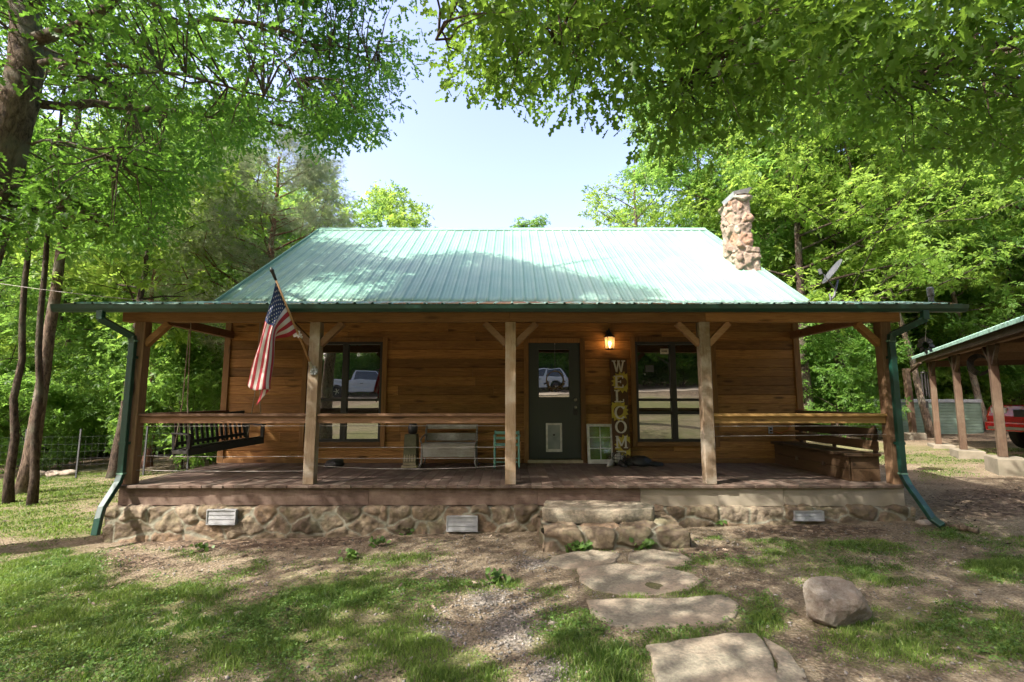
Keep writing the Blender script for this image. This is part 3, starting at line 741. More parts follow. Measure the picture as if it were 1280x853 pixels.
# windows
def window(x0, x1, z0, z1):
    fr = MB(); t = .085
    fr.box(x0-t, x0, HY-.075, HY-.03, z0-t, z1+t); fr.box(x1, x1+t, HY-.075, HY-.03, z0-t, z1+t)
    fr.box(x0, x1, HY-.072, HY-.03, z1, z1+t)
    root_ = part('window', fr, M['trim'], house, .003)
    part('sill', MB().box(x0-.0, x1+.0, HY-.085, HY-.0, z0-.075, z0), M['trim_x'], root_, .004)
    f = MB(); w_ = .05; cx = (x0+x1)/2; zm = z0+(z1-z0)*.415
    f.box(x0, x0+w_, HY-.045, HY+.02, z0, z1); f.box(x1-w_, x1, HY-.045, HY+.02, z0, z1)
    f.box(x0+w_, x1-w_, HY-.045, HY+.02, z1-w_, z1); f.box(x0+w_, x1-w_, HY-.045, HY+.02, z0, z0+w_)
    f.box(cx-.05, cx+.05, HY-.05, HY+.01, z0+w_, z1-w_)
    f.box(x0+w_, cx-.05, HY-.043, HY+.01, zm-.025, zm+.025); f.box(cx+.05, x1-w_, HY-.043, HY+.01, zm-.025, zm+.025)
    part('window_frame', f, M['black_frame'], root_, .003)
    part('pane', MB().box(x0+w_, x1-w_, HY+.0, HY+.006, z0+w_, z1-w_), M['glass'], root_)
    return root_
wl = window(*WIN[0]); wr = window(*WIN[1])
# two paper notices stuck inside the window by the sign
for (a, b_), (w_, h_) in (((830.5, 439.5), (.15, .10)), ((812, 461), (.155, .125))):
    p = at(a, b_, HY-.012); mb = MB().box(p[0]-w_/2, p[0]+w_/2, HY-.014, HY-.010, p[2]-h_/2, p[2]+h_/2, 0, 0)
    if h_ < .11:
        for k in range(5): mb.box(p[0]-w_*.36+k*.022, p[0]-w_*.36+k*.022+.014, HY-.0165, HY-.0142, p[2]-.012, p[2]+.018, 0, 1)
    part('sticker', mb, [M['sign_white'] if h_ < .11 else M['dish'], M['black_paint']], wr)
mb = MB(); mb.box(WIN[1][0]+.05, WIN[1][1]-.05, HY-.016, HY-.004, 1.475, 1.535)  # dark bar standing in for a rail reflected in the glass
part('reflection_bar', mb, M['black_frame'], wr, .002)

# door
x0, x1, z0, z1 = DOOR; t = .085
fr = MB(); fr.box(x0-t, x0, HY-.078, HY-.03, z0-.03, z1+t); fr.box(x1, x1+t, HY-.078, HY-.03, z0-.03, z1+t); fr.box(x0, x1, HY-.075, HY-.03, z1, z1+t)
dr = part('door', fr, M['trim'], house, .003)
GX0, GX1, GZ0, GZ1 = .49, 1.045, 1.79, 2.66
lf = MB(); yf, yb = HY-.02, HY+.03
lf.box(x0+.012, GX0, yf, yb, z0+.03, z1-.012); lf.box(GX1, x1-.012, yf, yb, z0+.03, z1-.012); lf.box(GX0, GX1, yf, yb, z0+.03, GZ0); lf.box(GX0, GX1, yf, yb, GZ1, z1-.012)
for a, b_, c, d in ((GX0-.03, GX0, GZ0-.03, GZ1+.03), (GX1, GX1+.03, GZ0-.03, GZ1+.03), (GX0, GX1, GZ0-.03, GZ0), (GX0, GX1, GZ1, GZ1+.03)): lf.box(a, b_, yf-.014, yf+.002, c, d)
part('door_leaf', lf, M['door'], dr, .002)
part('door_jamb', MB().box(x0, x0+.012, HY-.03, yb, z0, z1).box(x1-.012, x1, HY-.03, yb, z0, z1).box(x0+.012, x1-.012, HY-.03, yb, z1-.012, z1), M['black_frame'], dr)
part('door_pane', MB().box(GX0, GX1, HY-.004, HY+.004, GZ0, GZ1), M['glass'], dr)
part('threshold', MB().box(x0-.02, x1+.02, HY-.10, HY+.0, .622, .675), M['tan_paint'], dr, .004)
c = at(692.5, 547, HY-.03); pdx, pdz = .145, .255
pet = MB()
for a, b_, cc, d in ((-pdx, -pdx+.035, -pdz, pdz), (pdx-.035, pdx, -pdz, pdz), (-pdx+.035, pdx-.035, pdz-.035, pdz), (-pdx+.035, pdx-.035, -pdz, -pdz+.05)): pet.box(c[0]+a, c[0]+b_, HY-.045, HY-.02, c[2]+cc, c[2]+d)
pf = part('pet_door', pet, M['white_paint'], dr, .003)
part('flap', MB().box(c[0]-pdx+.036, c[0]+pdx-.036, HY-.028, HY-.022, c[2]-pdz+.051, c[2]+pdz-.036), M['flap'], dr)
part('magnet_catch', MB().box(c[0]-.018, c[0]+.018, HY-.034, HY-.029, c[2]+.03, c[2]+.06), M['black_paint'], dr)
for zz, r in ((500, .026), (509.5, .022)):
    c = at(719.5, zz, HY-.04); part('door_handle', MB().lathe((c[0], HY-.075, c[2]), [(.006, 0), (r, .004), (r, .03), (r*.5, .04), (r*1.25, .052), (r*1.25, .056)], 16, axis='y'), M['metal'], dr, smooth_=True)
c = at(719.5, 515, HY-.04); part('lock_box', MB().box(c[0]-.035, c[0]+.035, HY-.06, HY-.021, c[2]-.06, c[2]+.045), M['black_paint'], dr, .006)

# deck: boards run front to back, uneven at the nosing
mb = MB(); x = -HX
while x < HX-.05:
    w_ = .1405; mb.box(x+.003, min(x+w_, HX), 6.715+random.uniform(-.012, .012), HY-.06 if abs(x) < 9 else 0, DZ_-.034, DZ_+random.uniform(-.002, .002)); x += w_
part('deck', mb, M['deck'], house, .003)
part('skirt_board', MB().box(-HX+.0, -1.9, 6.77, 6.81, .355, .585).box(-1.897, .34, 6.77, 6.81, .355, .585).box(.343, 1.70, 6.768, 6.81, .355, .585), M['skirt'], house, .004)
part('concrete_face', MB().box(1.703, 3.6, 6.765, 6.83, .345, .585).box(3.603, HX-.02, 6.765, 6.83, .345, .585), M['concrete'], house, .005)
for s in (-1, 1): part('skirt_board', MB().box(min(s*5.17, s*5.21), max(s*5.17, s*5.21), 6.815, HY-.07, .355, .585), M['skirt'], house)

# rubble foundation
def voro(P, Sx, an=(1, 1, 1)):
    an = np.array(an); Q = P*an; T = Sx*an; d1 = np.empty(len(P)); d2 = np.empty(len(P)); ix = np.empty(len(P), int)
    for k in range(0, len(P), 4000):
        D = np.linalg.norm(Q[k:k+4000, None]-T[None], axis=2); o = np.argpartition(D, 1, axis=1)[:, :2]
        a = np.take_along_axis(D, o, 1); sw = a[:, 0] > a[:, 1]; o[sw] = o[sw][:, ::-1]; a[sw] = a[sw][:, ::-1]
        d1[k:k+4000], d2[k:k+4000], ix[k:k+4000] = a[:, 0], a[:, 1], o[:, 0]
    return d1, d2, ix
def masonry(name, faces, sites, m, parent, amp=.045, joint=.03, an=(1, 1, 1), seed=1, rough=.02, jut=.02):
    """faces: list of (origin, uvec, vvec, outward normal, step); one mesh"""
    rs = np.random.default_rng(seed); st = rs.random(len(sites)); sj = rs.random(len(sites))*2-1
    Vs = []; Fs = []; A = {'tone': [], 'mort': []}; off = 0
    for fc in faces:
        if len(fc) == 2:
            P, nrm = fc; nu, nv = P.shape[:2]; P = P.reshape(-1, 3); nrm = nrm.reshape(-1, 3)
        else:
            o_, u, v_, nrm, step = fc
            o_, u, v_, nrm = map(lambda q: np.array(q, float), (o_, u, v_, nrm)); lu, lv = np.linalg.norm(u), np.linalg.norm(v_)
            nu, nv = max(2, int(lu/step)+1), max(2, int(lv/step)+1)
            a, b_ = np.meshgrid(np.linspace(0, 1, nu), np.linspace(0, 1, nv), indexing='ij')
            P = (o_+a[..., None]*u+b_[..., None]*v_).reshape(-1, 3); nrm = np.tile(nrm, (len(P), 1))
        Pw = P+(np.stack([fbm(P, 5, 2), fbm(P+31, 5, 2), fbm(P+77, 5, 2)], -1)-.5)*.17
        d1, d2, ix = voro(Pw, sites, an); e = d2-d1
        f = smooth(0, joint*2.2, e-joint*.35)
        h = amp*f*(1+.0*d1)+jut*sj[ix]*f-amp*.25+rough*(fbm(P, 13, 4)-.5)*2*(.3+f)+.009*(fbm(P, 34, 2)-.5)
        Vs.append(P+nrm*h[:, None]); Fs.append(grid_faces(nu, nv)+off); off += len(P)
        A['tone'].append(st[ix]); A['mort'].append(1-smooth(joint*.2, joint*1.1, e))
    me_v = {k: np.concatenate(x_) for k, x_ in A.items()}; me_v['hue'] = me_v['mort']*0
    return fast_mesh(name, np.concatenate(Vs), [np.concatenate(Fs)], None, m, parent, me_v, True)
def rounded(poly, r, step, closed=False):
    """2-D outline with rounded corners -> points and outward normals (left-hand side outline)"""
    P = [np.array(p, float) for p in poly]; out = []
    n = len(P); rng_ = range(n) if closed else range(1, n-1)
    segs = []
    if not closed: segs.append(P[0])
    for i in rng_:
        a, b_, c = P[i-1], P[i], P[(i+1) % n]; d0 = (a-b_)/np.linalg.norm(a-b_); d1 = (c-b_)/np.linalg.norm(c-b_)
        for t in np.linspace(0, 1, 5): segs.append(b_+d0*r*(1-t)**2+d1*r*t**2)
    segs.append(P[-1] if not closed else segs[0])
    S2 = np.array(segs); L_ = np.concatenate([[0], np.cumsum(np.linalg.norm(np.diff(S2, axis=0), axis=1))]); k = int(L_[-1]/step)+2
    t = np.linspace(0, L_[-1], k); Q = np.stack([np.interp(t, L_, S2[:, j]) for j in (0, 1)], -1)
    g = np.gradient(Q, axis=0)
    if closed: g[0] = g[-1] = (Q[1]-Q[-2])/2
    g /= np.linalg.norm(g, axis=1)[:, None]; return Q, np.stack([-g[:, 1], g[:, 0]], -1)
def ribbon_x(x0, x1, step, prof):     # profile (y, z) swept along x
    Q, Nm = rounded(prof, .03, step); xs_ = np.linspace(x0, x1, int((x1-x0)/step)+1); a = np.ones((len(xs_), len(Q)))
    return (np.stack([xs_[:, None]*a, Q[None, :, 0]*a, Q[None, :, 1]*a], -1), np.stack([0*a, Nm[None, :, 0]*a, Nm[None, :, 1]*a], -1))
def ribbon_z(outline, z0, z1, step):  # outline (x, y) swept upwards, clockwise seen from above
    Q, Nm = rounded(outline, .05, step, True); zs = np.linspace(z0, z1, int((z1-z0)/step)+1); a = np.ones((len(Q), len(zs)))
    return (np.stack([Q[:, None, 0]*a, Q[:, None, 1]*a, zs[None]*a], -1), np.stack([Nm[:, None, 0]*a, Nm[:, None, 1]*a, 0*a], -1))
rs = np.random.default_rng(3)
S_ = []
x = -5.4
while x < 5.5: w_ = rs.uniform(.22, .50); S_.append((x+w_/2, 6.62, .315+rs.normal()*.012)); x += w_
for zz, lo, hi in ((.14, .2, .62), (-.06, .25, .6), (-.27, .3, .6)):
    x = -5.45
    while x < 5.5: w_ = rs.uniform(lo, hi); S_.append((x+w_/2, 6.62+rs.normal()*.03, zz+rs.normal()*.055)); x += w_
for s in (-1, 1):
    for zz in (.3, .12, -.06, -.25):
        y = 6.9
        while y < 18: w_ = rs.uniform(.3, .5); S_.append((s*5.25, y, zz+rs.normal()*.02)); y += w_
S_ = np.array(S_)
masonry('stone_foundation', [ribbon_x(-5.28, 5.22, .016, [(6.66, -.40), (6.66, .345), (6.84, .345)]),
    ((-5.28, 18.1, -.40), (0, -11.44, 0), (0, 0, .745), (-1, 0, 0), .05), ((5.22, 6.66, -.40), (0, 11.44, 0), (0, 0, .745), (1, 0, 0), .05)],
    S_, M['stone'], house, an=(1, 1, 1.3), amp=.016, joint=.034, rough=.022, jut=.020)
for a, b_, w_, h_ in ((276, 647, .375, .165), (577.5, 655.5, .40, .165), (1012, 645.5, .38, .10)):
    c = at(a, b_, 6.60); v_ = MB(); y0 = 6.585; x0_, x1_, z0_, z1_ = c[0]-w_/2, c[0]+w_/2, c[2]-h_/2, c[2]+h_/2; y0 = 6.598
    for q in ((x0_, x0_+.012, z0_, z1_), (x1_-.012, x1_, z0_, z1_), (x0_, x1_, z1_, z1_+.012), (x0_, x1_, z0_-.012, z0_)): v_.box(q[0], q[1], y0, y0+.07, q[2], q[3])
    ns = 3 if h_ > .12 else 2
    for k in range(ns):
        zz = z0_+h_*(k+.5)/ns; v_.bar((x0_+.012, y0+.012, zz), (x1_-.012, y0+.012, zz), h_/ns*.94, .006, up=(0, -1, .12))
    v_.box(x0_, x1_, y0+.05, y0+.06, z0_, z1_, 0)
    part('foundation_vent', v_, M['vent_metal'], house)

# posts, beam, braces
posts = [(-5.14, 'post_stained'), (-2.72, 'post'), (-.02, 'post'), (2.66, 'post'), (5.16, 'post_stained')]
BZ0, BZ1 = 2.815, 2.965
for x, mn in posts:
    po = part('porch_post', MB().box(x-.072, x+.072, PY-.07, PY+.07, DZ_+.001, BZ0), M[mn], house, .006)
    for s in (-1, 1):
        if (x < -5 and s < 0) or (x > 5 and s > 0): continue
        br = MB().bar((x+s*.06, PY, BZ0-.31), (x+s*.36, PY, BZ0-.01), .085, .085, up=(0, 1, 0), tone=random.random())
        part('brace', br, M['brace' if abs(x) < 5 else 'trim_x'], po, .004)
for a, b_ in ((-5.38, -.03), (-.027, 2.67), (2.673, 5.36)):
    part('beam', MB().box(a, b_, PY-.085, PY+.06, BZ0+.001, BZ1), M['beam'], house, .005)
for s in (-1, 1):  # side beams back to the house
    part('beam', MB().box(s*5.15-.05, s*5.15+.05, PY+.062, HY-.06, BZ0+.04, BZ1+.02), M['soffit'], house, .004)
mb = MB()
xx = -5.9
while xx < 5.95: mb.bar((xx, 6.50, 2.965), (xx, HY-.03, 3.47), .04, .10); xx += .61
part('rafter', mb, M['soffit'], house)

# roofs: ribbed metal panels
def ribbed(name, x0, x1, yz0, yz1, m, parent, pitch=.229, rib=.02, th=.004):
    xs_ = []; zz = []
    n0 = math.ceil((x0+.05)/pitch); n1 = math.floor((x1-.05)/pitch)
    xs_.append(x0); zz.append(0)
    for k in range(n0, n1+1):
        c = k*pitch
        for dx, h in ((-.022, 0), (-.010, rib), (.010, rib), (.022, 0)): xs_.append(c+dx); zz.append(h)
        for dx in (pitch*.33, pitch*.66):
            if k < n1: xs_ += [c+dx-.008, c+dx, c+dx+.008]; zz += [0, .004, 0]
    xs_.append(x1); zz.append(0); xs_ = np.array(xs_); zz = np.array(zz)
    a = np.array(yz0, float); b_ = np.array(yz1, float); d = b_-a; nr = np.array([-d[1], d[0]])/np.linalg.norm(d)
    if nr[1] < 0: nr = -nr
    nj = 24; rows = []
    for lay in (1, 0):
        for j in range(nj+1):
            t = j/nj; p = a+d*t; w = .004*np.sin(xs_*2.1+t*7)+.003*np.sin(xs_*5.3-t*13)
            h = (zz if lay else zz-th)+w+(.007 if t < .47 else 0)
            rows.append(np.stack([xs_, p[0]+nr[0]*h, p[1]+nr[1]*h], -1))
    V = np.concatenate(rows); k = len(xs_)
    F = np.concatenate([grid_faces(nj+1, k), grid_faces(nj+1, k)+(nj+1)*k])
    i = np.arange(k-1); e = [np.stack([i, i+1, i+1+(nj+1)*k, i+(nj+1)*k], -1), np.stack([i, i+1, i+1+(nj+1)*k, i+(nj+1)*k], -1)+nj*k]
    return fast_mesh(name, V, [np.concatenate([F]+e)], None, m, parent)
ro = ribbed('roof', -5.46, 5.46, (9.04, 3.535), (RIDGE_Y, RIDGE_Z), M['roof'], house); ro['label'] = 'pale green ribbed metal roof slope'
ribbed('roof', -5.46, 5.46, (2*RIDGE_Y-8.7, 3.31), (RIDGE_Y, RIDGE_Z), M['roof'], house)
ribbed('porch_roof', -6.0, 5.93, (6.40, 2.985), (9.10, 3.545), M['roof_old'], house)
mb = MB()
for s in (-1, 1):
    mb.bar((0-5.48, RIDGE_Y+s*.0, RIDGE_Z+.045), (0-5.48, RIDGE_Y+s*.15, RIDGE_Z-.02), .001, .001)
part('ridge_cap', MB().prism([(0, 0)]*3, 0, .01) if False else MB().add([(x, RIDGE_Y+dy, RIDGE_Z+dz) for x in (-5.49, 5.49) for dy, dz in ((-.15, -.062), (0, .05), (.15, -.062), (.15, -.085), (0, .02), (-.15, -.085))],
    [(0, 1, 7, 6), (1, 2, 8, 7), (3, 4, 10, 9), (4, 5, 11, 10), (0, 5, 11, 6), (2, 3, 9, 8), (0, 1, 4, 5), (1, 2, 3, 4), (6, 7, 10, 11), (7, 8, 9, 10)]), M['roof'], ro)
for s in (-1, 1):
    rk = MB(); x = s*5.46
    rk.bar((x, 9.0, 3.535-.03), (x, RIDGE_Y, RIDGE_Z-.03), .03, .13); rk.bar((x, RIDGE_Y, RIDGE_Z-.03), (x, 2*RIDGE_Y-8.7, 3.28), .03, .13)
    part('rake_trim', rk, M['roof'], ro)
for s in (-1, 1):
    a, b_ = (s*5.24, s*5.44)
    for y0_, z0_ in ((9.0, 3.44), (18.4, 3.35)):
        part('soffit', MB().add([(a, y0_, z0_), (b_, y0_, z0_), (b_, RIDGE_Y, RIDGE_Z-.11), (a, RIDGE_Y, RIDGE_Z-.11)], [(0, 1, 2, 3)]), M['soffit'], ro)
# porch ceiling boards above the rafters
cb = MB(); yy = 6.5
while yy < 9.0:
    z_ = 3.022+(yy-6.5)*.2075; cb.add([(x, yy+dy, z_+dy*.2075+dz) for x in (-5.96, 5.90) for dy in (.002, .19) for dz in (0, -.018)], [(0, 1, 3, 2), (4, 6, 7, 5), (0, 4, 5, 1), (2, 3, 7, 6), (0, 2, 6, 4), (1, 5, 7, 3)]); yy += .195
part('porch_ceiling', cb, M['soffit'], house)
part('fascia', MB().box(-5.98, 5.9, 6.495, 6.52, 2.90, 3.0), M['soffit'], house)
# gutter and downspouts
gp = [(6.49, 2.985), (6.49, 2.895), (6.42, 2.89), (6.385, 2.93), (6.375, 2.975), (6.37, 2.985), (6.38, 2.985), (6.392, 2.935), (6.422, 2.90), (6.48, 2.905), (6.48, 2.985)]
n = len(gp); V = [(x, y, z) for x in (-6.03, 5.97) for y, z in gp]
gu = part('gutter', MB().add(V, [(i, (i+1) % n, (i+1) % n+n, i+n) for i in range(n)]+[tuple(range(n)), tuple(range(n, 2*n))]), M['gutter'], house)
for s, pts in ((-1, [(-5.40, 6.43, 2.90), (-5.40, 6.43, 2.80), (-5.17, 6.70, 2.60), (-5.17, 6.72, 2.52), (-5.17, 6.72, .76), (-5.17, 6.68, .66), (-5.14, 6.42, .40), (-5.12, 6.36, .28), (-5.12, 6.33, .10)]),
               (1, [(5.42, 6.43, 2.90), (5.42, 6.43, 2.80), (5.17, 6.70, 2.62), (5.17, 6.72, 2.52), (5.17, 6.72, .76), (5.18, 6.66, .64), (5.17, 6.42, .41), (5.17, 6.31, .29), (5.20, 6.22, .235)])):
    P = []
    for i in range(len(pts)):
        P.append(pts[i])
    d_ = MB(); w_ = .042
    # rectangular tube swept along the path
    Vv = [Vector(p) for p in P]
    for i in range(len(Vv)-1):
        a, b_ = Vv[i], Vv[i+1]; e = (b_-a).normalized()*.012
        d_.bar(a-e, b_+e, .085-.0006*i, .062-.0006*i, up=(0, 1, 0))
    ds = part('downspout', d_, M['gutter'], house, .008)
    sx = s*5.17
    for z_ in (2.30, 1.15): part('strap', MB().box(sx-.047, sx+.047, 6.686, 6.79, z_, z_+.035), M['gutter'], ds)
    for z_ in (2.53, .765): part('elbow_seam', MB().box(sx-.0455, sx+.0455, 6.686, 6.754, z_, z_+.02), M['roof'], ds)

# front and side rails, cables
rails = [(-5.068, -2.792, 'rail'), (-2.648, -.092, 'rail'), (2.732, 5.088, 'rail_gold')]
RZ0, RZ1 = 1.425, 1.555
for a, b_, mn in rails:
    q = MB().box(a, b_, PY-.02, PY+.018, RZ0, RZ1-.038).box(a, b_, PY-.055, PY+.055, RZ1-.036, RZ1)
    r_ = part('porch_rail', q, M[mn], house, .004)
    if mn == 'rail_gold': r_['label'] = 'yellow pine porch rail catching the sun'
for s in (-1, 1):
    x = s*5.15; part('porch_rail', MB().box(x-.02, x+.02, PY+.075, HY-.07, RZ0, RZ1-.04).box(x-.055, x+.055, PY+.075, HY-.07, RZ1-.036, RZ1), mat_wood('side_rail', (.2, .11, .06), (.1, .05, .03), 'y') if s < 0 else bpy.data.materials['side_rail'], house, .004)
cables = [(-5.068, -2.792, (1.385, 1.39), .0), (-5.068, -2.792, (.99, .985), .01), (-5.068, -2.792, (.80, .79), .01), (-2.648, -.092, (1.39, 1.39), .0), (-2.648, -.092, (1.10, 1.105), .0), (-2.648, -.092, (.955, .955), .0), (-2.648, -.092, (.86, .86), .045),
          (2.732, 5.088, (1.385, 1.39), 0), (2.732, 5.088, (1.25, 1.275), .0)]
for a, b_, (z0_, z1_), sag in cables:
    q = MB().tube([(a+(b_-a)*t, PY, z0_+(z1_-z0_)*t-sag*4*t*(1-t)) for t in np.linspace(0, 1, 13)], .0038, 6)
    part('rail_cable', q, M['wire'], house)

# chimney
ch_sites = []
for _ in range(620): ch_sites.append((random.uniform(4.5, 5.75), random.uniform(10.3, 11.7), random.uniform(.0, 6.6)))
ch_sites = np.array(ch_sites)
def box_faces(x0, x1, y0, y1, z0, z1, st, top=True):
    F = [((x0, y0, z0), (x1-x0, 0, 0), (0, 0, z1-z0), (0, -1, 0), st), ((x0, y1, z0), (0, y0-y1, 0), (0, 0, z1-z0), (-1, 0, 0), st),
         ((x1, y0, z0), (0, y1-y0, 0), (0, 0, z1-z0), (1, 0, 0), st), ((x0, y1, z0), (x1-x0, 0, 0), (0, 0, z1-z0), (0, 1, 0), st*2)]
    if top: F.append(((x0, y0, z1), (x1-x0, 0, 0), (0, y1-y0, 0), (0, 0, 1), st))
    return F
chm = masonry('chimney', [ribbon_z([(4.97, 10.57), (5.30, 10.57), (5.30, 11.4), (4.97, 11.4)][::-1], 5.02, 6.24, .017), ribbon_z([(4.98, 10.56), (5.45, 10.56), (5.45, 11.4), (4.98, 11.4)][::-1], 3.40, 5.06, .017), ((4.97, 10.56, 5.04), (.48, 0, 0), (0, .85, 0), (0, 0, 1), .02), ribbon_z([(4.90, 10.55), (5.55, 10.55), (5.55, 11.45), (4.90, 11.45)][::-1], -.2, 3.42, .03), ((4.95, 10.56, 6.23), (.38, 0, 0), (0, .87, 0), (0, 0, 1), .03)], ch_sites, M['chimney'], house, amp=.03, joint=.024, an=(1, 1, 1.5), seed=9, rough=.035, jut=.034)
part('chimney_ledge', MB().box(4.90, 5.62, 10.45, 11.42, 3.38, 3.435), M['stone'], chm, .01)
part('chimney_flashing', MB().add([(4.66, 10.40, 2.655+.02), (5.46, 10.40, 2.675), (5.46, 10.56, 2.66+.12), (4.66, 10.56, 2.90), (4.66, 11.5, 3.47+.02), (4.45, 10.9, 2.99+.04)], [(0, 1, 2, 3), (0, 3, 4, 5)]), M['vent_metal'], chm)
part('chimney_cap', MB().add([(4.98, 10.66, 6.27), (5.26, 10.66, 6.27), (5.26, 11.2, 6.27), (4.98, 11.2, 6.27), (4.95, 10.62, 6.37), (5.34, 10.58, 6.45), (5.34, 11.25, 6.45), (4.95, 11.25, 6.37)],
    [(0, 1, 5, 4), (1, 2, 6, 5), (2, 3, 7, 6), (3, 0, 4, 7), (4, 5, 6, 7), (0, 3, 2, 1)]), M['vent_metal'], chm)

# stone steps
ss = np.array([(.36+.25, 5.9, .16), (.98, 5.88, .17), (1.36, 5.88, .16), (1.82, 5.9, .15), (.6, 6.3, .2), (1.05, 6.15, .24), (1.5, 6.15, .2), (1.9, 6.3, .2), (.5, 5.85, -.05), (.9, 5.85, -.03), (1.3, 5.85, -.04), (1.7, 5.85, -.05), (.4, 6.2, 0), (1.95, 6.2, 0), (.4, 6.5, 0), (1.97, 6.5, .1), (1.2, 6.45, .15)])
st_ = thing('stone_steps', 'rough stone and mortar steps leading up to the porch', 'steps', (1.1, 6.1, .05))
masonry('lower_step', [ribbon_x(.36, 1.98, .014, [(5.76, -.12), (5.76, .26), (6.68, .27)]),
   ((.36, 6.66, -.12), (0, -.9, 0), (0, 0, .38), (-1, 0, 0), .016), ((1.98, 5.76, -.12), (0, .9, 0), (0, 0, .38), (1, 0, 0), .016)], ss, M['stone'], st_, amp=.035, joint=.035, seed=23, rough=.012, jut=.012)
def slab(name, outline, z0, z1, m, parent):
    P = np.array(outline, float); c = P.mean(0); Q = []
    for i in range(len(P)):
        for t in np.linspace(0, 1, 8)[:-1]: Q.append(P[i]+(P[(i+1) % len(P)]-P[i])*t)
    Q = np.array(Q); n = len(Q); V = []
    rings = [(.96, z0), (.995, z0+.02), (1.0, (z0+z1)/2), (.995, z1-.012), (.98, z1), (.8, z1), (.5, z1), (.2, z1)]
    for s_, h in rings:
        q = c+(Q-c)*s_; q = q+(Q-c)/np.linalg.norm(Q-c, axis=1)[:, None]*((fbm(np.c_[q*7, np.full(n, h*20)], 1, 3)-.5)*.07)[:, None]
        V.append(np.c_[q, h+(fbm(np.c_[q*6, np.zeros(n)], 1, 3)-.5)*.03])
    V.append([[c[0], c[1], z1]]); V = np.concatenate(V); F = []
    for r in range(len(rings)-1):
        i = np.arange(n); F.append(np.stack([r*n+i, r*n+(i+1) % n, (r+1)*n+(i+1) % n, (r+1)*n+i], -1))
    i = np.arange(n); tri = np.stack([(len(rings)-1)*n+i, (len(rings)-1)*n+(i+1) % n, np.full(n, len(V)-1)], -1)
    return fast_mesh(name, V, [np.concatenate(F), tri], None, m, parent, smooth_=True)
slab('upper_step', [(.38, 6.20), (.85, 6.10), (1.4, 6.13), (1.72, 6.22), (1.78, 6.40), (1.66, 6.62), (1.1, 6.72), (.42, 6.70)], .28, .435, M['flag_stone'], st_)

# satellite dish on the roof edge
sd = thing('satellite_dish', 'dark grey satellite dish on a short mast on the porch roof corner', 'satellite dish', (5.80, 8.85, 3.50))
c = at(1043, 341, 8.9); nrm = Vector((-.80, .16, .56)).normalized()
mb = MB().lathe((0, 0, 0), [(.02, 0), (.10, .005), (.18, .02), (.245, .04), (.25, .046), (.245, .05), (.18, .032), (.10, .016), (.02, .012)], 28)
mb.xform(Matrix.Translation(Vector(c)) @ nrm.to_track_quat('Z', 'Y').to_matrix().to_4x4() @ Matrix.Diagonal((1, 1.05, 1, 1)))
part('dish', mb, M['dish'], sd, smooth_=True)
b_ = np.array([5.78, 8.9, 3.50]); part('mast', MB().tube([b_, at(1043, 370, 8.9), at(1047, 350, 8.9)], .019, 8), M['dish'], sd, smooth_=True)
part('feed_arm', MB().tube([at(1044, 362, 8.9), Vector(c)+nrm*.22-Vector((0, 0, .15))], .012, 6).tube([Vector(c)+nrm*.27-Vector((0, 0, .17)), Vector(c)+nrm*.30-Vector((0, 0, .09))], .03, 8), M['dish'], sd)
part('bracket', MB().box(b_[0]-.06, b_[0]+.06, b_[1]-.06, b_[1]+.06, b_[2]-.0, b_[2]+.02).bar(b_+np.array([0, -.05, .02]), b_+np.array([.02, 0, .16]), .02, .02), M['dish'], sd)
p = np.array([5.80, 6.75, 3.06])
vp = thing('vent_pipe', 'short grey metal pipe standing on the porch roof near the downspout end', 'vent pipe', p)
part('pipe', MB().lathe(p, [(.032, -.01), (.032, .10), (.042, .11), (.042, .22), (.03, .235)], 14), M['dish'], vp, smooth_=False)
part('pipe_collar', MB().lathe(p, [(.07, -.005), (.06, .012), (.036, .03)], 14), M['gutter'], vp)
# ================================================================== things on the porch
D_ = DZ_+.002
# wall lantern
c = at(762, 426, HY-.16)
lt = thing('wall_lantern', 'lit black lantern on the wall beside the door', 'lantern', (c[0], HY-.03, c[2]))
zb, zt = c[2]-.15, c[2]+.06; r0, r1 = .085, .095
fm = MB()
for k in range(6):
    a = k*math.pi/3; fm.bar((c[0]+r0*math.cos(a), c[1]+r0*math.sin(a), zb), (c[0]+r1*math.cos(a), c[1]+r1*math.sin(a), zt), .009, .009)
fm.lathe((c[0], c[1], zb-.02), [(.04, 0), (.09, .008), (.092, .022)], 6); fm.lathe((c[0], c[1], zt), [(.105, 0), (.11, .01), (.05, .06), (.045, .085), (.02, .10), (.012, .13)], 6)
part('lantern_frame', fm, M['black_paint'], lt)
part('bracket', MB().tube([(c[0], c[1], zt+.12), (c[0], c[1]+.03, zt+.17), (c[0], HY-.07, zt+.16), (c[0], HY-.06, zt+.08)], .009, 8).box(c[0]-.035, c[0]+.035, HY-.06, HY-.036, zt, zt+.14), M['black_paint'], lt)
gs = MB()
for k in range(6):
    a, b_ = k*math.pi/3, (k+1)*math.pi/3
    gs.add([(c[0]+r0*.97*math.cos(a), c[1]+r0*.97*math.sin(a), zb+.004), (c[0]+r0*.97*math.cos(b_), c[1]+r0*.97*math.sin(b_), zb+.004), (c[0]+r1*.97*math.cos(b_), c[1]+r1*.97*math.sin(b_), zt-.004), (c[0]+r1*.97*math.cos(a), c[1]+r1*.97*math.sin(a), zt-.004)], [(0, 1, 2, 3)])
part('lantern_glass', gs, M['lantern_glass'], lt)
part('bulb', MB().lathe((c[0], c[1], zb+.02), [(.012, 0), (.014, .03), (.03, .06), (.034, .085), (.02, .115), (.005, .12)], 14), M['bulb'], lt, smooth_=True)
pl = bpy.data.lights.new('lantern_light', 'POINT'); pl.energy = 1.3; pl.color = (1, .55, .22); pl.shadow_soft_size = .05
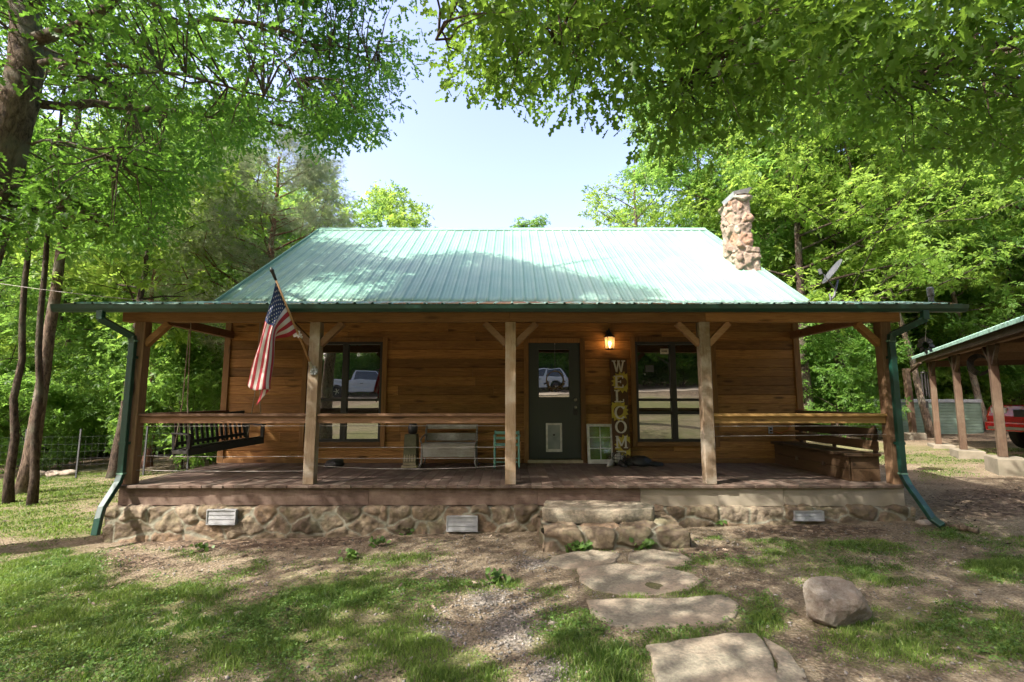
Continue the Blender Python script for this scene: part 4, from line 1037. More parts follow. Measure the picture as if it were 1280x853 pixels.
po = bpy.data.objects.new('lantern_light', pl); COL.objects.link(po); po.parent = lt; po.location = (0, -.13, -.04)

# WELCOME board with sunflowers
b0 = at(777.5, 577, HY-.20); zb = D_; x0_, x1_ = b0[0]-.155, b0[0]+.155; H_ = at(778, 449, HY-.08)[2]-zb
ws = thing('welcome_sign', 'tall narrow WELCOME board with white letters and yellow sunflowers', 'sign', (b0[0], HY-.2, zb))
lean = math.atan2(.11, H_); 
def on_sign(u, v_, o=0): # u across, v up from the foot, o outwards
    return (b0[0]+u, HY-.185+v_*math.sin(lean)-o*math.cos(lean), zb+v_*math.cos(lean)+o*math.sin(lean))
def sbox(mb, u0, u1, v0, v1, o0, o1, mi=0):
    V = [on_sign(u, v_, o) for u in (u0, u1) for v_ in (v0, v1) for o in (o0, o1)]
    mb.add(V, [(0, 1, 3, 2), (4, 6, 7, 5), (0, 4, 5, 1), (2, 3, 7, 6), (0, 2, 6, 4), (1, 5, 7, 3)], None, mi)
def sbar(mb, p, q, w_, o0, o1):
    p, q = np.array(p), np.array(q); d = (q-p)/np.linalg.norm(q-p); nn = np.array([-d[1], d[0]])*w_/2
    V = [on_sign(*(a+s*nn), o) for a in (p, q) for s in (-1, 1) for o in (o0, o1)]
    mb.add(V, [(0, 1, 3, 2), (4, 6, 7, 5), (0, 4, 5, 1), (2, 3, 7, 6), (0, 2, 6, 4), (1, 5, 7, 3)])
q = MB(); sbox(q, -.155, .155, 0, H_, 0, .02); part('board', q, M['sign_board'], ws, .003)
def sunflower(u, v_, r):
    fl = MB(); n = 15
    for k in range(n):
        a = 2*math.pi*k/n+.1; w_ = math.pi/n*1.25
        pts = [(.42*r, a-w_), (.72*r, a-w_*.95), (r, a), (.72*r, a+w_*.95), (.42*r, a+w_)]
        pts = [(min(.153, max(-.153, u+rr*math.cos(t))), v_+rr*math.sin(t)) for rr, t in pts]
        fl.add([on_sign(a_, b_, .0215+.001*(k % 2)) for a_, b_ in pts]+[on_sign(a_, b_, .0245+.001*(k % 2)) for a_, b_ in pts], [(0, 1, 2, 3, 4), (9, 8, 7, 6, 5)]+[(i, i+5, (i+1) % 5+5, (i+1) % 5) for i in range(5)])
    s_ = part('sunflower', fl, M['sign_yellow'], ws)
    cf = MB(); k = 18; ring = [(min(.153, u+.44*r*math.cos(2*math.pi*i/k)), v_+.44*r*math.sin(2*math.pi*i/k)) for i in range(k)]
    cf.add([on_sign(a_, b_, .024) for a_, b_ in ring]+[on_sign(a_, b_, .030) for a_, b_ in ring], [tuple(range(k)), tuple(range(k, 2*k))]+[(i, (i+1) % k, (i+1) % k+k, i+k) for i in range(k)])
    part('flower_centre', cf, M['sign_brown'], s_)
def vv(py): return (at(778, py, HY-.13)[2]-zb)/math.cos(lean)
sunflower(.055, vv(478), .20); sunflower(-.03, vv(514), .195); sunflower(.07, vv(557), .20)
O0, O1 = .031, .040
def glyph(ch, cy_, h, w_=.19):
    mb = MB(); t = .036; s = .018; x0, x1, y0, y1 = -w_/2, w_/2, cy_-h/2, cy_+h/2
    def serif(x, y, l=.07): sbar(mb, (x-l/2, y), (x+l/2, y), s, O0, O1)
    if ch == 'W':
        for a, b_ in (((x0+.01, y1), (x0+.055, y0)), ((x0+.055, y0), (0, y1)), ((0, y1), (x1-.055, y0)), ((x1-.055, y0), (x1-.01, y1))): sbar(mb, a, b_, .026, O0, O1)
        serif(x0+.01, y1); serif(0, y1, .05); serif(x1-.01, y1)
    if ch == 'M':
        for a, b_, w2 in (((x0+.02, y0), (x0+.02, y1), .03), ((x1-.02, y0), (x1-.02, y1), .03), ((x0+.02, y1), (0, y0+.03), .03), ((0, y0+.03), (x1-.02, y1), .024)): sbar(mb, a, b_, w2, O0, O1)
        for x in (x0+.02, x1-.02): serif(x, y0); serif(x, y1, .05)
    if ch in 'EL':
        sbar(mb, (x0+.045, y0), (x0+.045, y1), t, O0, O1); serif(x0+.045, y1, .09)
        sbar(mb, (x0, y0), (x1-.03, y0), s, O0, O1); sbar(mb, (x1-.03, y0), (x1-.03, y0+.045), s, O0, O1)
        if ch == 'E':
            sbar(mb, (x0, y1), (x1-.03, y1), s, O0, O1); sbar(mb, (x1-.03, y1), (x1-.03, y1-.045), s, O0, O1); sbar(mb, (x0+.045, cy_), (x1-.07, cy_), s, O0, O1); sbar(mb, (x1-.07, cy_-.025), (x1-.07, cy_+.025), .014, O0, O1)
    if ch in 'CO':
        n = 26; a0, a1 = (0, 2*math.pi) if ch == 'O' else (R(42), R(318))
        for k in range(n):
            p, q_ = a0+(a1-a0)*k/n, a0+(a1-a0)*(k+1)/n
            w2 = .018+.022*abs(math.cos((p+q_)/2))
            sbar(mb, (.085*math.cos(p), cy_+h/2*math.sin(p)), (.085*math.cos(q_), cy_+h/2*math.sin(q_)), w2, O0+.0001*k, O1+.0001*k)
        if ch == 'C': sbar(mb, (.063, cy_+h*.30), (.072, cy_+h*.5), .016, O0, O1); 
    o = part('letter', mb, M['sign_white'], ws, 0); return o
for ch, y0, y1 in (('W', 451, 466), ('E', 470, 485), ('L', 488, 503), ('C', 508, 524), ('O', 526, 541.5), ('M', 545, 560), ('E', 563.5, 577)):
    a, b_ = vv(y1), vv(y0); b_ -= .008; a += .008; glyph(ch, (a+b_)/2, (b_-a))

# old white sash window leaning by the door
w0 = at(751, 579, HY-.22); wx0, wx1 = at(735, 579, HY-.2)[0], at(768, 579, HY-.2)[0]; wh = at(751, 530, HY-.1)[2]-D_
ow_ = thing('old_window_sash', 'chipped white six-pane window sash leaning on the wall by the door', 'window sash', ((wx0+wx1)/2, HY-.2, D_))
la = math.atan2(.10, wh)
def lb(mb, x0, x1, v0, v1, o0, o1):
    V = [(x, HY-.18+v_*math.sin(la)-o*math.cos(la), D_+v_*math.cos(la)+o*math.sin(la)) for x in (x0, x1) for v_ in (v0, v1) for o in (o0, o1)]
    mb.add(V, [(0, 1, 3, 2), (4, 6, 7, 5), (0, 4, 5, 1), (2, 3, 7, 6), (0, 2, 6, 4), (1, 5, 7, 3)])
q = MB(); t = .045; lb(q, wx0, wx0+t, 0, wh, 0, .035); lb(q, wx1-t, wx1, 0, wh, 0, .035); lb(q, wx0+t, wx1-t, 0, .075, 0, .034); lb(q, wx0+t, wx1-t, wh-t, wh, 0, .034)
part('frame', q, M['white_paint'], ow_, .003)
q = MB(); cx = (wx0+wx1)/2; lb(q, cx-.008, cx+.008, .075, wh-t, .004, .03)
for f in (1/3, 2/3): z_ = .075+(wh-t-.075)*f; lb(q, wx0+t, cx-.008, z_-.008, z_+.008, .004, .028); lb(q, cx+.008, wx1-t, z_-.008, z_+.008, .004, .028)
part('muntin', q, M['white_paint'], ow_)
m, nt = nodes('old_glass'); a = N(nt, 'ShaderNodeBsdfTransparent', inp={'Color': (.8, .82, .75, 1)}); b_ = N(nt, 'ShaderNodeBsdfGlossy', inp={'Roughness': .05}); mx = N(nt, 'ShaderNodeMixShader', inp={0: .3}); o = N(nt, 'ShaderNodeOutputMaterial')
L(nt, a.outputs[0], mx.inputs[1]); L(nt, b_.outputs[0], mx.inputs[2]); L(nt, mx.outputs[0], o.inputs[0])
q = MB(); lb(q, wx0+t, wx1-t, .075, wh-t, .014, .018); part('pane', q, m, ow_)

# black bag and the clutter by the sign
def lump(mb, c, r, seed, k=3):
    bm = bmesh.new(); bmesh.ops.create_icosphere(bm, subdivisions=k, radius=1); V = np.array([v_.co[:] for v_ in bm.verts])
    V = V*(.75+.6*(fbm(V+seed*3.1, 1.7, 4)))[:, None]*np.array(r)+np.array(c); V[:, 2] = np.maximum(V[:, 2], D_)
    mb.add(V, [[v_.index for v_ in f.verts] for f in bm.faces]); bm.free()
c = at(800, 583, 8.72); q = MB(); lump(q, (c[0], c[1], D_+.05), (.20, .15, .12), 2, 4); lump(q, (c[0]+.24, c[1]-.02, D_+.02), (.16, .09, .05), 5); lump(q, (c[0]-.16, c[1]+.03, D_+.03), (.12, .12, .08), 7)
tag(part('black_bag', q, M['black_paint'], None, smooth_=True, loc=(c[0], c[1], D_)), 'crumpled black bag lying on deck under the porch window', 'bag')
c = at(768, 586, 8.64)
for k, (dx, dy, rot, mt, lab) in enumerate(((-.06, -.02, .5, 'white_paint', 'pale worn shoe beside the foot of the WELCOME board'), (.10, -.03, -.3, 'black_paint', 'black shoe between the pale shoe and the black bag'))):
    s_ = thing('shoe', lab, 'shoe', (c[0]+dx, c[1]+dy, D_), 'shoes by the welcome board')
    sh = MB(); n = 9; Vs = []
    for i in range(n):
        t = i/(n-1); wd = .042*(.75+.5*math.sin(math.pi*(.15+.75*t))); hh = .09*(1-t)**.7+.035+.01*math.sin(t*3)
        Vs += [(dxx*math.cos(rot)-(t*.27-.13)*math.sin(rot)+c[0]+dx, dxx*math.sin(rot)+(.13-t*.27)*math.cos(rot)+c[1]+dy, D_+zz) for dxx, zz in ((-wd, .018), (-wd, hh*.6), (-wd*.5, hh), (wd*.5, hh), (wd, hh*.6), (wd, .018))]
    sh.add(Vs, [(i*6+j, i*6+(j+1) % 6, (i+1)*6+(j+1) % 6, (i+1)*6+j) for i in range(n-1) for j in range(6)]+[tuple(range(6)), tuple(range((n-1)*6, n*6))])
    part('upper', sh, M[mt], s_, smooth_=True)
    so_ = MB(); so_.add([(a, b_, D_+z_) for z_ in (0, .018) for a, b_ in [(v_[0], v_[1]) for i, v_ in enumerate(Vs) if i % 6 == 0]+[(v_[0], v_[1]) for i, v_ in reversed(list(enumerate(Vs))) if i % 6 == 5]],
        [tuple(range(18)), tuple(range(18, 36))]+[(i, (i+1) % 18, (i+1) % 18+18, i+18) for i in range(18)])
    part('sole', so_, M['tan_paint' if k == 0 else 'tyre'], s_)
    
q = MB(); c = at(774, 575, 8.66)
wk = thing('wire_basket', 'small black wire basket of odds and ends before the sign', 'basket', (c[0], c[1], D_))
for k in range(5): z_ = D_+.01+.05*k; q.tube([(c[0]+.10*math.cos(t)*(1+.05*k), c[1]+.09*math.sin(t)*(1+.05*k), z_) for t in np.linspace(0, 2*math.pi, 17)], .005, 5)
for t in np.linspace(0, 2*math.pi, 13)[:-1]: q.tube([(c[0]+.10*math.cos(t), c[1]+.09*math.sin(t), D_+.01), (c[0]+.12*math.cos(t), c[1]+.108*math.sin(t), D_+.21)], .004, 5)
part('wire_cage', q, M['black_paint'], wk)
q = MB(); lump(q, (c[0]-.02, c[1], D_+.12), (.07, .06, .09), 9); part('rolled_cloth', q, M['white_paint'], wk, smooth_=True)

# weathered bench
by = 8.55; bx0, bx1 = at(527, 570, by)[0], at(597, 570, by)[0]; sz = at(560, 554.5, by-.15)[2]
bn = thing('wooden_bench', 'weathered grey wooden bench with a deep apron against the wall', 'bench', ((bx0+bx1)/2, by, D_))
part('seat', MB().box(bx0+.03, bx1-.03, by-.18, by+.0, sz-.022, sz).box(bx0+.03, bx1-.03, by+.006, by+.20, sz-.022, sz), M['bench_gray'], bn, .004)
part('apron', MB().box(bx0+.04, bx1-.04, by-.165, by-.14, sz-.225, sz-.024), M['bench_gray'], bn, .004)
for a, b_, t in ((at(560, 551, by+.2)[2], at(560, 541.5, by+.22)[2], .2), (at(560, 536.5, by+.25)[2], at(560, 531, by+.27)[2], .27)):
    part('back_slat', MB().add([(x, by+t+dy+f*.04, z_) for x in (bx0+.02, bx1-.02) for f, z_ in ((0, a), (1, b_)) for dy in (0, .022)], [(0, 1, 3, 2), (4, 6, 7, 5), (0, 4, 5, 1), (2, 3, 7, 6), (0, 2, 6, 4), (1, 5, 7, 3)]), M['bench_gray'], bn, .003)
for s, x in ((-1, bx0+.03), (1, bx1-.03)):
    part('end_frame', MB().tube([(x+s*.03, by-.20, D_+.005), (x, by-.17, D_+.08), (x, by-.16, sz-.02), (x, by+.18, sz-.03), (x, by+.24, sz+.20), (x, by+.31, at(560, 532, by+.27)[2])], .017, 8), M['wire'], bn, smooth_=True)
    part('leg', MB().tube([(x, by+.17, sz-.03), (x, by+.2, D_+.1), (x+s*.03, by+.25, D_+.005)], .016, 8), M['wire'], bn, smooth_=True)
    part('armrest', MB().tube([(x, by+.22, sz+.13), (x+s*.02, by, sz+.10), (x+s*.03, by-.16, sz+.045), (x, by-.17, sz-.0)], .014, 8), M['wire'], bn, smooth_=True)

# green painted churn box with a black pot on top
cx0, cx1 = at(503, 580, 8.5)[0], at(523, 580, 8.5)[0]; zt = at(512, 543, 8.5)[2]
gb = thing('planter_box', 'tall olive painted wooden box with cream fence pattern beside bench', 'planter', ((cx0+cx1)/2, 8.55, D_))
def frust(mb, x0, x1, y0, y1, z0, z1, k, mi=0):
    cx, cy_ = (x0+x1)/2, (y0+y1)/2; V = []
    for f, z_ in ((1, z0), (k, z1)):
        for a, b_ in ((x0, y0), (x1, y0), (x1, y1), (x0, y1)): V.append((cx+(a-cx)*f, cy_+(b_-cy_)*f, z_))
    mb.add(V, [(0, 1, 2, 3), (7, 6, 5, 4)]+[(i, (i+1) % 4, (i+1) % 4+4, i+4) for i in range(4)], None, mi)
q = MB(); frust(q, cx0+.02, cx1-.02, 8.42, 8.68, D_+.03, zt, .86); part('body', q, M['olive'], gb, .005)
q = MB(); q.box(cx0, cx1, 8.40, 8.70, D_, D_+.035); 
for k in range(5):
    x = cx0+.035+k*(cx1-cx0-.10)/4; q.add([(x, 8.408, D_+.10), (x+.03, 8.408, D_+.10), (x+.03, 8.412, D_+.19), (x+.015, 8.412, D_+.215), (x, 8.412, D_+.19), (x, 8.42, D_+.10), (x+.03, 8.42, D_+.10), (x+.03, 8.425, D_+.19), (x+.015, 8.425, D_+.215), (x, 8.425, D_+.19)], [(0, 1, 2, 3, 4), (9, 8, 7, 6, 5)]+[(i, (i+1) % 5, (i+1) % 5+5, i+5) for i in range(5)])
q.box(cx0+.03, cx1-.03, 8.405, 8.418, D_+.045, D_+.085); part('painted_pickets', q, M['tan_paint'], gb)
q = MB().lathe(((cx0+cx1)/2+.02, 8.55, zt), [(.05, 0), (.075, .02), (.085, .12), (.06, .15), (.07, .17), (.06, .175), (.05, .15)], 18)
tag(part('metal_pot', q, M['black_paint'], None, smooth_=True, loc=((cx0+cx1)/2+.02, 8.55, zt)), 'black metal pot standing on the olive planter box', 'pot')

# child's mint rocking chair
ry = 8.35; rx0, rx1 = at(617, 583, ry)[0], at(650, 583, ry)[0]; rc = (rx0+rx1)/2
rk = thing('rocking_chair', 'small mint green rocking chair behind the middle porch post', 'rocking chair', (rc, ry, D_))
zs = at(630, 555, ry)[2]; ztb = at(630, 539, ry+.12)[2]
part('seat', MB().box(rx0+.02, rx1-.02, ry-.17, ry+.15, zs-.02, zs), M['mint'], rk, .004)
for x in (rx0+.02, rx1-.02):
    part('rocker', MB().tube([(x, ry-.30+.6*t, D_+.012+.055*(2*t-1)**2) for t in np.linspace(0, 1, 11)], .012, 8), M['mint'], rk, smooth_=True)
    part('leg', MB().tube([(x, ry-.16, D_+.04), (x, ry-.16, zs+.13)], .015, 8), M['mint'], rk)
    part('back_post', MB().tube([(x, ry+.14, D_+.04), (x, ry+.15, zs), (x, ry+.2, ztb)], .014, 8), M['mint'], rk)
    part('armrest', MB().box(x-.022, x+.022, ry-.19, ry+.17, zs+.13, zs+.148), M['mint'], rk, .003)
for k, z_ in enumerate((zs+.08, zs+.17, ztb-.04)): part('back_slat', MB().box(rx0+.03, rx1-.03, ry+.155+.02*k, ry+.17+.02*k, z_-.022, z_+.022), M['mint'], rk, .003)
part('stretcher', MB().tube([(rx0+.02, ry-.16, D_+.12), (rx1-.02, ry-.16, D_+.12)], .008, 6).tube([(rx0+.02, ry-.16, D_+.18), (rx1-.02, ry-.16, D_+.18)], .008, 6), M['mint'], rk)

c = at(419, 577, 8.5); q = MB(); lump(q, (c[0], c[1], D_+.05), (.15, .13, .075), 12, 4)
tag(part('floor_cushion', q, M['black_paint'], None, smooth_=True, loc=(c[0], c[1], D_)), 'flattened black cushion on the deck under the window beside post', 'cushion')

# wreath of twigs on the door
c = at(694, 475, HY-.07); dw = thing('door_wreath', 'thin vine wreath with dried flowers hanging on the door glass', 'wreath', (c[0], HY-.04, c[2]+.16))
q = MB(); 
for k in range(4): q.tube([(c[0]+(.155+.006*math.sin(5*t+k*2))*math.cos(t), HY-.055+.006*math.cos(7*t+k), c[2]+(.16+.006*math.cos(4*t+k))*math.sin(t)) for t in np.linspace(0, 2*math.pi, 33)], .0045, 5)
part('ring', q, M['dry_vine'], dw)
cc = []
for t in np.linspace(R(200), R(345), 60): cc.append((c[0]+.155*math.cos(t), HY-.062, c[2]+.16*math.sin(t)))
cc = np.array(cc)+rng.normal(size=(60, 3))*[.02, .006, .02]; Dd = rng.normal(size=(60, 3)); Nn = rng.normal(size=(60, 3))*.4; Nn[:, 1] -= 1
V, F, idx = leaves(cc, Dd, Nn, np.full(60, .055), 'kite'); fast_mesh('dried_leaves', V, F, rng.random(60)[idx], M['litter'], dw)
part('hanger', MB().tube([(c[0], HY-.05, c[2]+.16), (c[0], HY-.045, DOOR[3]-.005)], .0025, 5).box(c[0]-.01, c[0]+.01, HY-.05, HY-.034, DOOR[3]-.03, DOOR[3]-.005), M['wire'], dw)

# porch swing
p0 = Vector(at(234, 566, 7.62)); p1 = Vector(at(329, 550.5, 8.62)); sz = (p0.z+p1.z)/2
sw = thing('porch_swing', 'black slatted porch swing hanging at the open end of the porch', 'porch swing', (p0+p1)/2)
ax = (p1-p0); ln = ax.length; ax.normalize(); hx = Vector((ax.x, ax.y, 0)).normalized(); bk = Vector((-hx.y, hx.x, 0)); up = Vector((0, 0, 1))
if bk.x > 0: bk = -bk
def SP(a, d, h): return p0+ax*a+bk*d+up*h
q = MB().bar(SP(0, 0, 0), SP(ln, 0, 0), .05, .10); part('front_beam', q, M['black_paint'], sw, .004)
q = MB().bar(SP(0, .46, -.02), SP(ln, .46, -.02), .05, .10); part('rear_beam', q, M['black_paint'], sw, .004)
q = MB()
for k in range(7): q.bar(SP(.01, .03+.07*k, .065-.012*k), SP(ln-.01, .03+.07*k, .065-.012*k), .055, .018)
part('seat', q, M['black_paint'], sw, .003)
q = MB(); n = 15
for k in range(n):
    a = .06+(ln-.12)*k/(n-1); q.bar(SP(a, .46, .04), SP(a, .60, .50), .042, .016, up=bk)
q.bar(SP(.02, .47, .10), SP(ln-.02, .47, .10), .05, .02, up=bk); q.bar(SP(.02, .60, .47), SP(ln-.02, .60, .47), .06, .022, up=bk)
part('backrest', q, M['black_paint'], sw, .002)
for a in (.02, ln-.02):
    q = MB().bar(SP(a, .0, .05), SP(a, .0, .25), .05, .05).bar(SP(a, .46, .0), SP(a, .50, .27), .045, .045).bar(SP(a, -.03, .265), SP(a, .53, .265), .075, .022).bar(SP(a, 0, 0), SP(a, .46, -.02), .05, .05)
    part('armrest', q, M['black_paint'], sw, .003)
cp = .02
for a in (.02, ln-.02):
    pt = SP(a, .26, 0); zt = 3.06+(pt.y-6.5)*.2-.08
    for d in (.0, .46):
        q = MB().tube([SP(a, d, .0), SP(a, .23+(d-.23)*.35, .75), Vector((pt.x, pt.y, zt))], .008, 6); part('rope', q, M['rope'], sw)

# storage bench along the far rail
sb = thing('storage_bench', 'long low wooden box bench along the rail by the downspout', 'bench', (4.9, 7.9, D_))
q = MB()
for k in range(2): q.box(4.70, 5.09, 7.02, 7.045, D_+.002+.17*k, D_+.168+.17*k); q.box(4.675, 4.70, 7.045, 9.0, D_+.002+.17*k, D_+.168+.17*k); q.box(5.06, 5.09, 7.045, 9.0, D_+.002+.17*k, D_+.168+.17*k)
part('box_side', q, M['box_wood'], sb, .005)
q = MB(); q.box(4.62, 4.86, 6.98, 9.02, D_+.342, D_+.382); q.box(4.865, 5.10, 6.985, 9.02, D_+.342, D_+.382); part('lid', q, M['box_wood'], sb, .005)
q = MB(); q.box(5.064, 5.088, 7.0, 9.0, D_+.42, D_+.55).box(5.062, 5.086, 7.0, 9.0, D_+.58, D_+.72)
for y in (7.1, 8.0, 8.9): q.box(5.09, 5.125, y-.03, y+.03, D_+.3, D_+.76)
part('backrest', q, M['box_wood'], sb, .004)
for y in (7.6, 8.3): part('latch', MB().box(4.664, 4.674, y-.03, y+.03, D_+.15, D_+.19), M['metal'], sb)

# outlet and orange cord
c = at(963, 538, HY-.04)
ot = thing('wall_outlet', 'weathered electric outlet cover low on the porch wall', 'outlet', c); part('cover', MB().box(c[0]-.04, c[0]+.04, HY-.055, HY-.037, c[2]-.06, c[2]+.06), M['vent_metal'], ot, .006)
part('socket', MB().box(c[0]-.018, c[0]+.018, HY-.060, HY-.056, c[2]-.04, c[2]-.01).box(c[0]-.018, c[0]+.018, HY-.060, HY-.056, c[2]+.01, c[2]+.04), M['black_paint'], ot)
pts = [at(964, 539, HY-.07), at(975, 542, 8.9), at(985, 538, 8.8), at(990, 527, 8.8), at(996, 515.5, 9.0), (5.10, 8.98, 1.575), (5.12, 8.7, 1.568)]
tag(part('extension_cord', MB().tube(pts, .006, 6), M['orange'], smooth_=True), 'orange extension cord looping from the outlet over the rail', 'cord')

# flag on its pole
F0 = np.array(at(391, 462, PY-.085)); F1 = np.array(at(341, 341, 6.12))
fl = thing('house_flag', 'stars and stripes flag drooping from an angled pole on a porch post', 'flag', F0)
part('pole', MB().tube([F0, F1], .013, 10), M['pole_wood'], fl, smooth_=True)
dd = (F1-F0)/np.linalg.norm(F1-F0)
part('finial', MB().tube([F1-dd*.10, F1-dd*.03, F1, F1+dd*.03, F1+dd*.07], [.017, .02, .022, .03, .004], 10), M['black_paint'], fl, smooth_=True)
part('bracket', MB().tube([F0-dd*.0, F0+dd*.12], .02, 10).box(F0[0]-.035, F0[0]+.035, PY-.09, PY-.072, F0[2]-.07, F0[2]+.05), M['metal'], fl)
# cloth control net: rows v (fly), columns u (hoist), as photograph points with a depth
hp = lambda y: F0+(F1-F0)*((y-462)/(341-462))
def cpt(x, y, d): 
    Yp = hp(min(max(y, 350), 418))[1] if d is None else d
    return at(x, y, Yp)
U = [0, .27, .54, .77, 1.0]
NET = [(0.0, [(345, 351), (351, 366), (358, 383), (365, 400), (371.5, 415)], [None]*5),
       (.14, [(341, 367), (347, 379), (352, 391), (357, 406), (361, 421)], [6.16, 6.22, 6.28, 6.34, 6.42]),
       (.28, [(336, 384), (341, 393), (346, 401), (346, 414), (344, 425)], [6.14, 6.16, 6.17, 6.30, 6.44]),
       (.42, [(330, 403), (335, 407), (342, 411), (343, 424), (339, 437)], [6.20, 6.13, 6.12, 6.30, 6.38]),
       (.62, [(322, 434), (328, 436), (338, 439), (341, 450), (333, 462)], [6.22, 6.12, 6.14, 6.28, 6.36]),
       (.82, [(313, 464), (321, 467), (334, 469), (338, 476), (328, 484)], [6.24, 6.13, 6.13, 6.26, 6.34]),
       (1.0, [(309, 481), (317, 488), (333, 487), (336, 489), (319, 507)], [6.25, 6.16, 6.12, 6.24, 6.30])]
CP = np.array([[cpt(x, y, d) for (x, y), d in zip(ps, ds)] for v_, ps, ds in NET]); VS = np.array([n_[0] for n_ in NET]); US = np.array(U)
def interp1(xs_, Y, x):        # Catmull-Rom through uneven knots, last axes free
    x = np.clip(x, 0, 1); i = np.clip(np.searchsorted(xs_, x, side='right')-1, 0, len(xs_)-2); t = (x-xs_[i])/(xs_[i+1]-xs_[i])
    m_ = np.gradient(Y, xs_, axis=0); h = (xs_[i+1]-xs_[i]); sh = (-1,)+(1,)*(Y.ndim-1); t = t.reshape(sh); h = h.reshape(sh)
    return (2*t**3-3*t**2+1)*Y[i]+(t**3-2*t**2+t)*h*m_[i]+(-2*t**3+3*t**2)*Y[i+1]+(t**3-t**2)*h*m_[i+1]
def cloth(u, v_):
    A = interp1(VS, CP, v_)                       # (n, 5, 3)
    out = np.empty((len(u), 3)); m_ = np.gradient(A, US, axis=1)
    i = np.clip(np.searchsorted(US, u, side='right')-1, 0, 3); k = np.arange(len(u)); t = ((u-US[i])/(US[i+1]-US[i]))[:, None]; h = (US[i+1]-US[i])[:, None]
    P = (2*t**3-3*t**2+1)*A[k, i]+(t**3-2*t**2+t)*h*m_[k, i]+(-2*t**3+3*t**2)*A[k, i+1]+(t**3-t**2)*h*m_[k, i+1]
    P[:, 1] += .020*np.sin(u*17+v_*3)*smooth(0, .4, v_)+.008*np.sin(v_*15+u*6)*smooth(0, .3, v_)
    return P
nu, nv = 13*4+1, 60
uu, v2 = np.meshgrid(np.linspace(0, 1, nu), np.linspace(0, 1, nv), indexing='ij'); P = cloth(uu.ravel(), v2.ravel())
Fq = grid_faces(nu, nv); ui = np.repeat(np.arange(nu-1), nv-1); vi = np.tile(np.arange(nv-1), nu-1)
fo = fast_mesh('cloth', P, [Fq], None, M['flag_red'], fl, smooth_=True); fo.data.materials.append(M['flag_white']); fo.data.materials.append(M['flag_blue'])
stripe = (ui//4) % 2; canton = (ui < 28) & (vi < nv*.40)
fo.data.polygons.foreach_set('material_index', np.where(canton, 2, stripe).astype(np.int32))
sm = fo.modifiers.new('thickness', 'SOLIDIFY'); sm.thickness = .002
st2 = MB(); q_ = 0
for r in range(9):
    for c_ in range(6 if r % 2 == 0 else 5):
        cu = (r+1)*(7/13)/10; cv = .40*((2*c_+1+(r % 2))/12)
        pu = []; 
        for k in range(10):
            a = k*math.pi/5; rr = (.024 if k % 2 == 0 else .0095); pu.append((cu-rr*math.cos(a), cv+rr*math.sin(a)/1.75))
        Pq = cloth(np.clip(np.array([a for a, _ in pu]), 0, 1), np.clip(np.array([b for _, b in pu]), 0, 1)); ctr = cloth(np.array([cu]), np.array([cv]))[0]
        nn = np.cross(Pq[2]-ctr, Pq[6]-ctr); nn /= max(np.linalg.norm(nn), 1e-9)
        for s in (-1, 1):
            V = [tuple(p+nn*s*.0045) for p in Pq]+[tuple(ctr+nn*s*.0045)]; st2.add(V, [(k, (k+1) % 10, 10) for k in range(10)])
part('stars', st2, M['flag_white'], fo)
# tattered bow holding the lower corner
c = hp(416); q = MB(); lump_ = []
for k in range(9):
    a = random.uniform(0, 6.28); d = Vector((math.cos(a), random.uniform(-.5, .5), math.sin(a)))*random.uniform(.04, .075); q.bar(Vector(c), Vector(c)+d, .035, .008, up=(random.random(), 1, random.random()))
part('tie', q, M['flag_white'], fl)
c = at(392.5, 463, PY-.09); q = MB()
q.lathe((c[0]+.01, PY-.105, c[2]-.02), [(.05, 0), (.052, .006), (.05, .012)], 10, axis='y')
for k in range(6): a = k*math.pi/3; q.lathe((c[0]+.01+.035*math.cos(a), PY-.125, c[2]-.02+.035*math.sin(a)), [(.012, 0), (.02, .01), (.012, .02)], 8, axis='y')
tag(part('star_ornament', q, M['vent_metal'], None, loc=(c[0], PY-.1, c[2])), 'small flower-shaped metal ornament nailed where the flag pole meets its post', 'ornament')

# wind spinner hanging from the gutter end
sp_ = at(1157, 432, 6.5); wsn = thing('wind_spinner', 'black flower-shaped wind spinner hanging from the porch gutter', 'wind spinner', sp_)
q = MB()
for k in range(8):
    a = k*math.pi/4; r0, r1, wd = .045, .118, .036; e1 = np.array([math.cos(a), 0, math.sin(a)]); e2 = np.array([-math.sin(a), .35, math.cos(a)]); c0 = sp_
    pts = [c0+e1*r0, c0+e1*(r0+.02)+e2*wd*.7, c0+e1*(r1-.02)+e2*wd*.9, c0+e1*r1, c0+e1*(r1-.02)-e2*wd*.9, c0+e1*(r0+.02)-e2*wd*.7]
    q.add([p+np.array([0, d, 0]) for d in (-.002, .002) for p in pts], [tuple(range(6)), tuple(range(6, 12))]+[(i, (i+1) % 6, (i+1) % 6+6, i+6) for i in range(6)])
part('petals', q, M['black_paint'], wsn)
part('hub', MB().tube([sp_+np.array([.05*math.cos(t), 0, .05*math.sin(t)]) for t in np.linspace(0, 2*math.pi, 19)], .005, 6), M['black_paint'], wsn)
part('hanging_wire', MB().tube([sp_+np.array([0, 0, .05]), (sp_[0], 6.43, 2.90)], .003, 5), M['wire'], wsn)
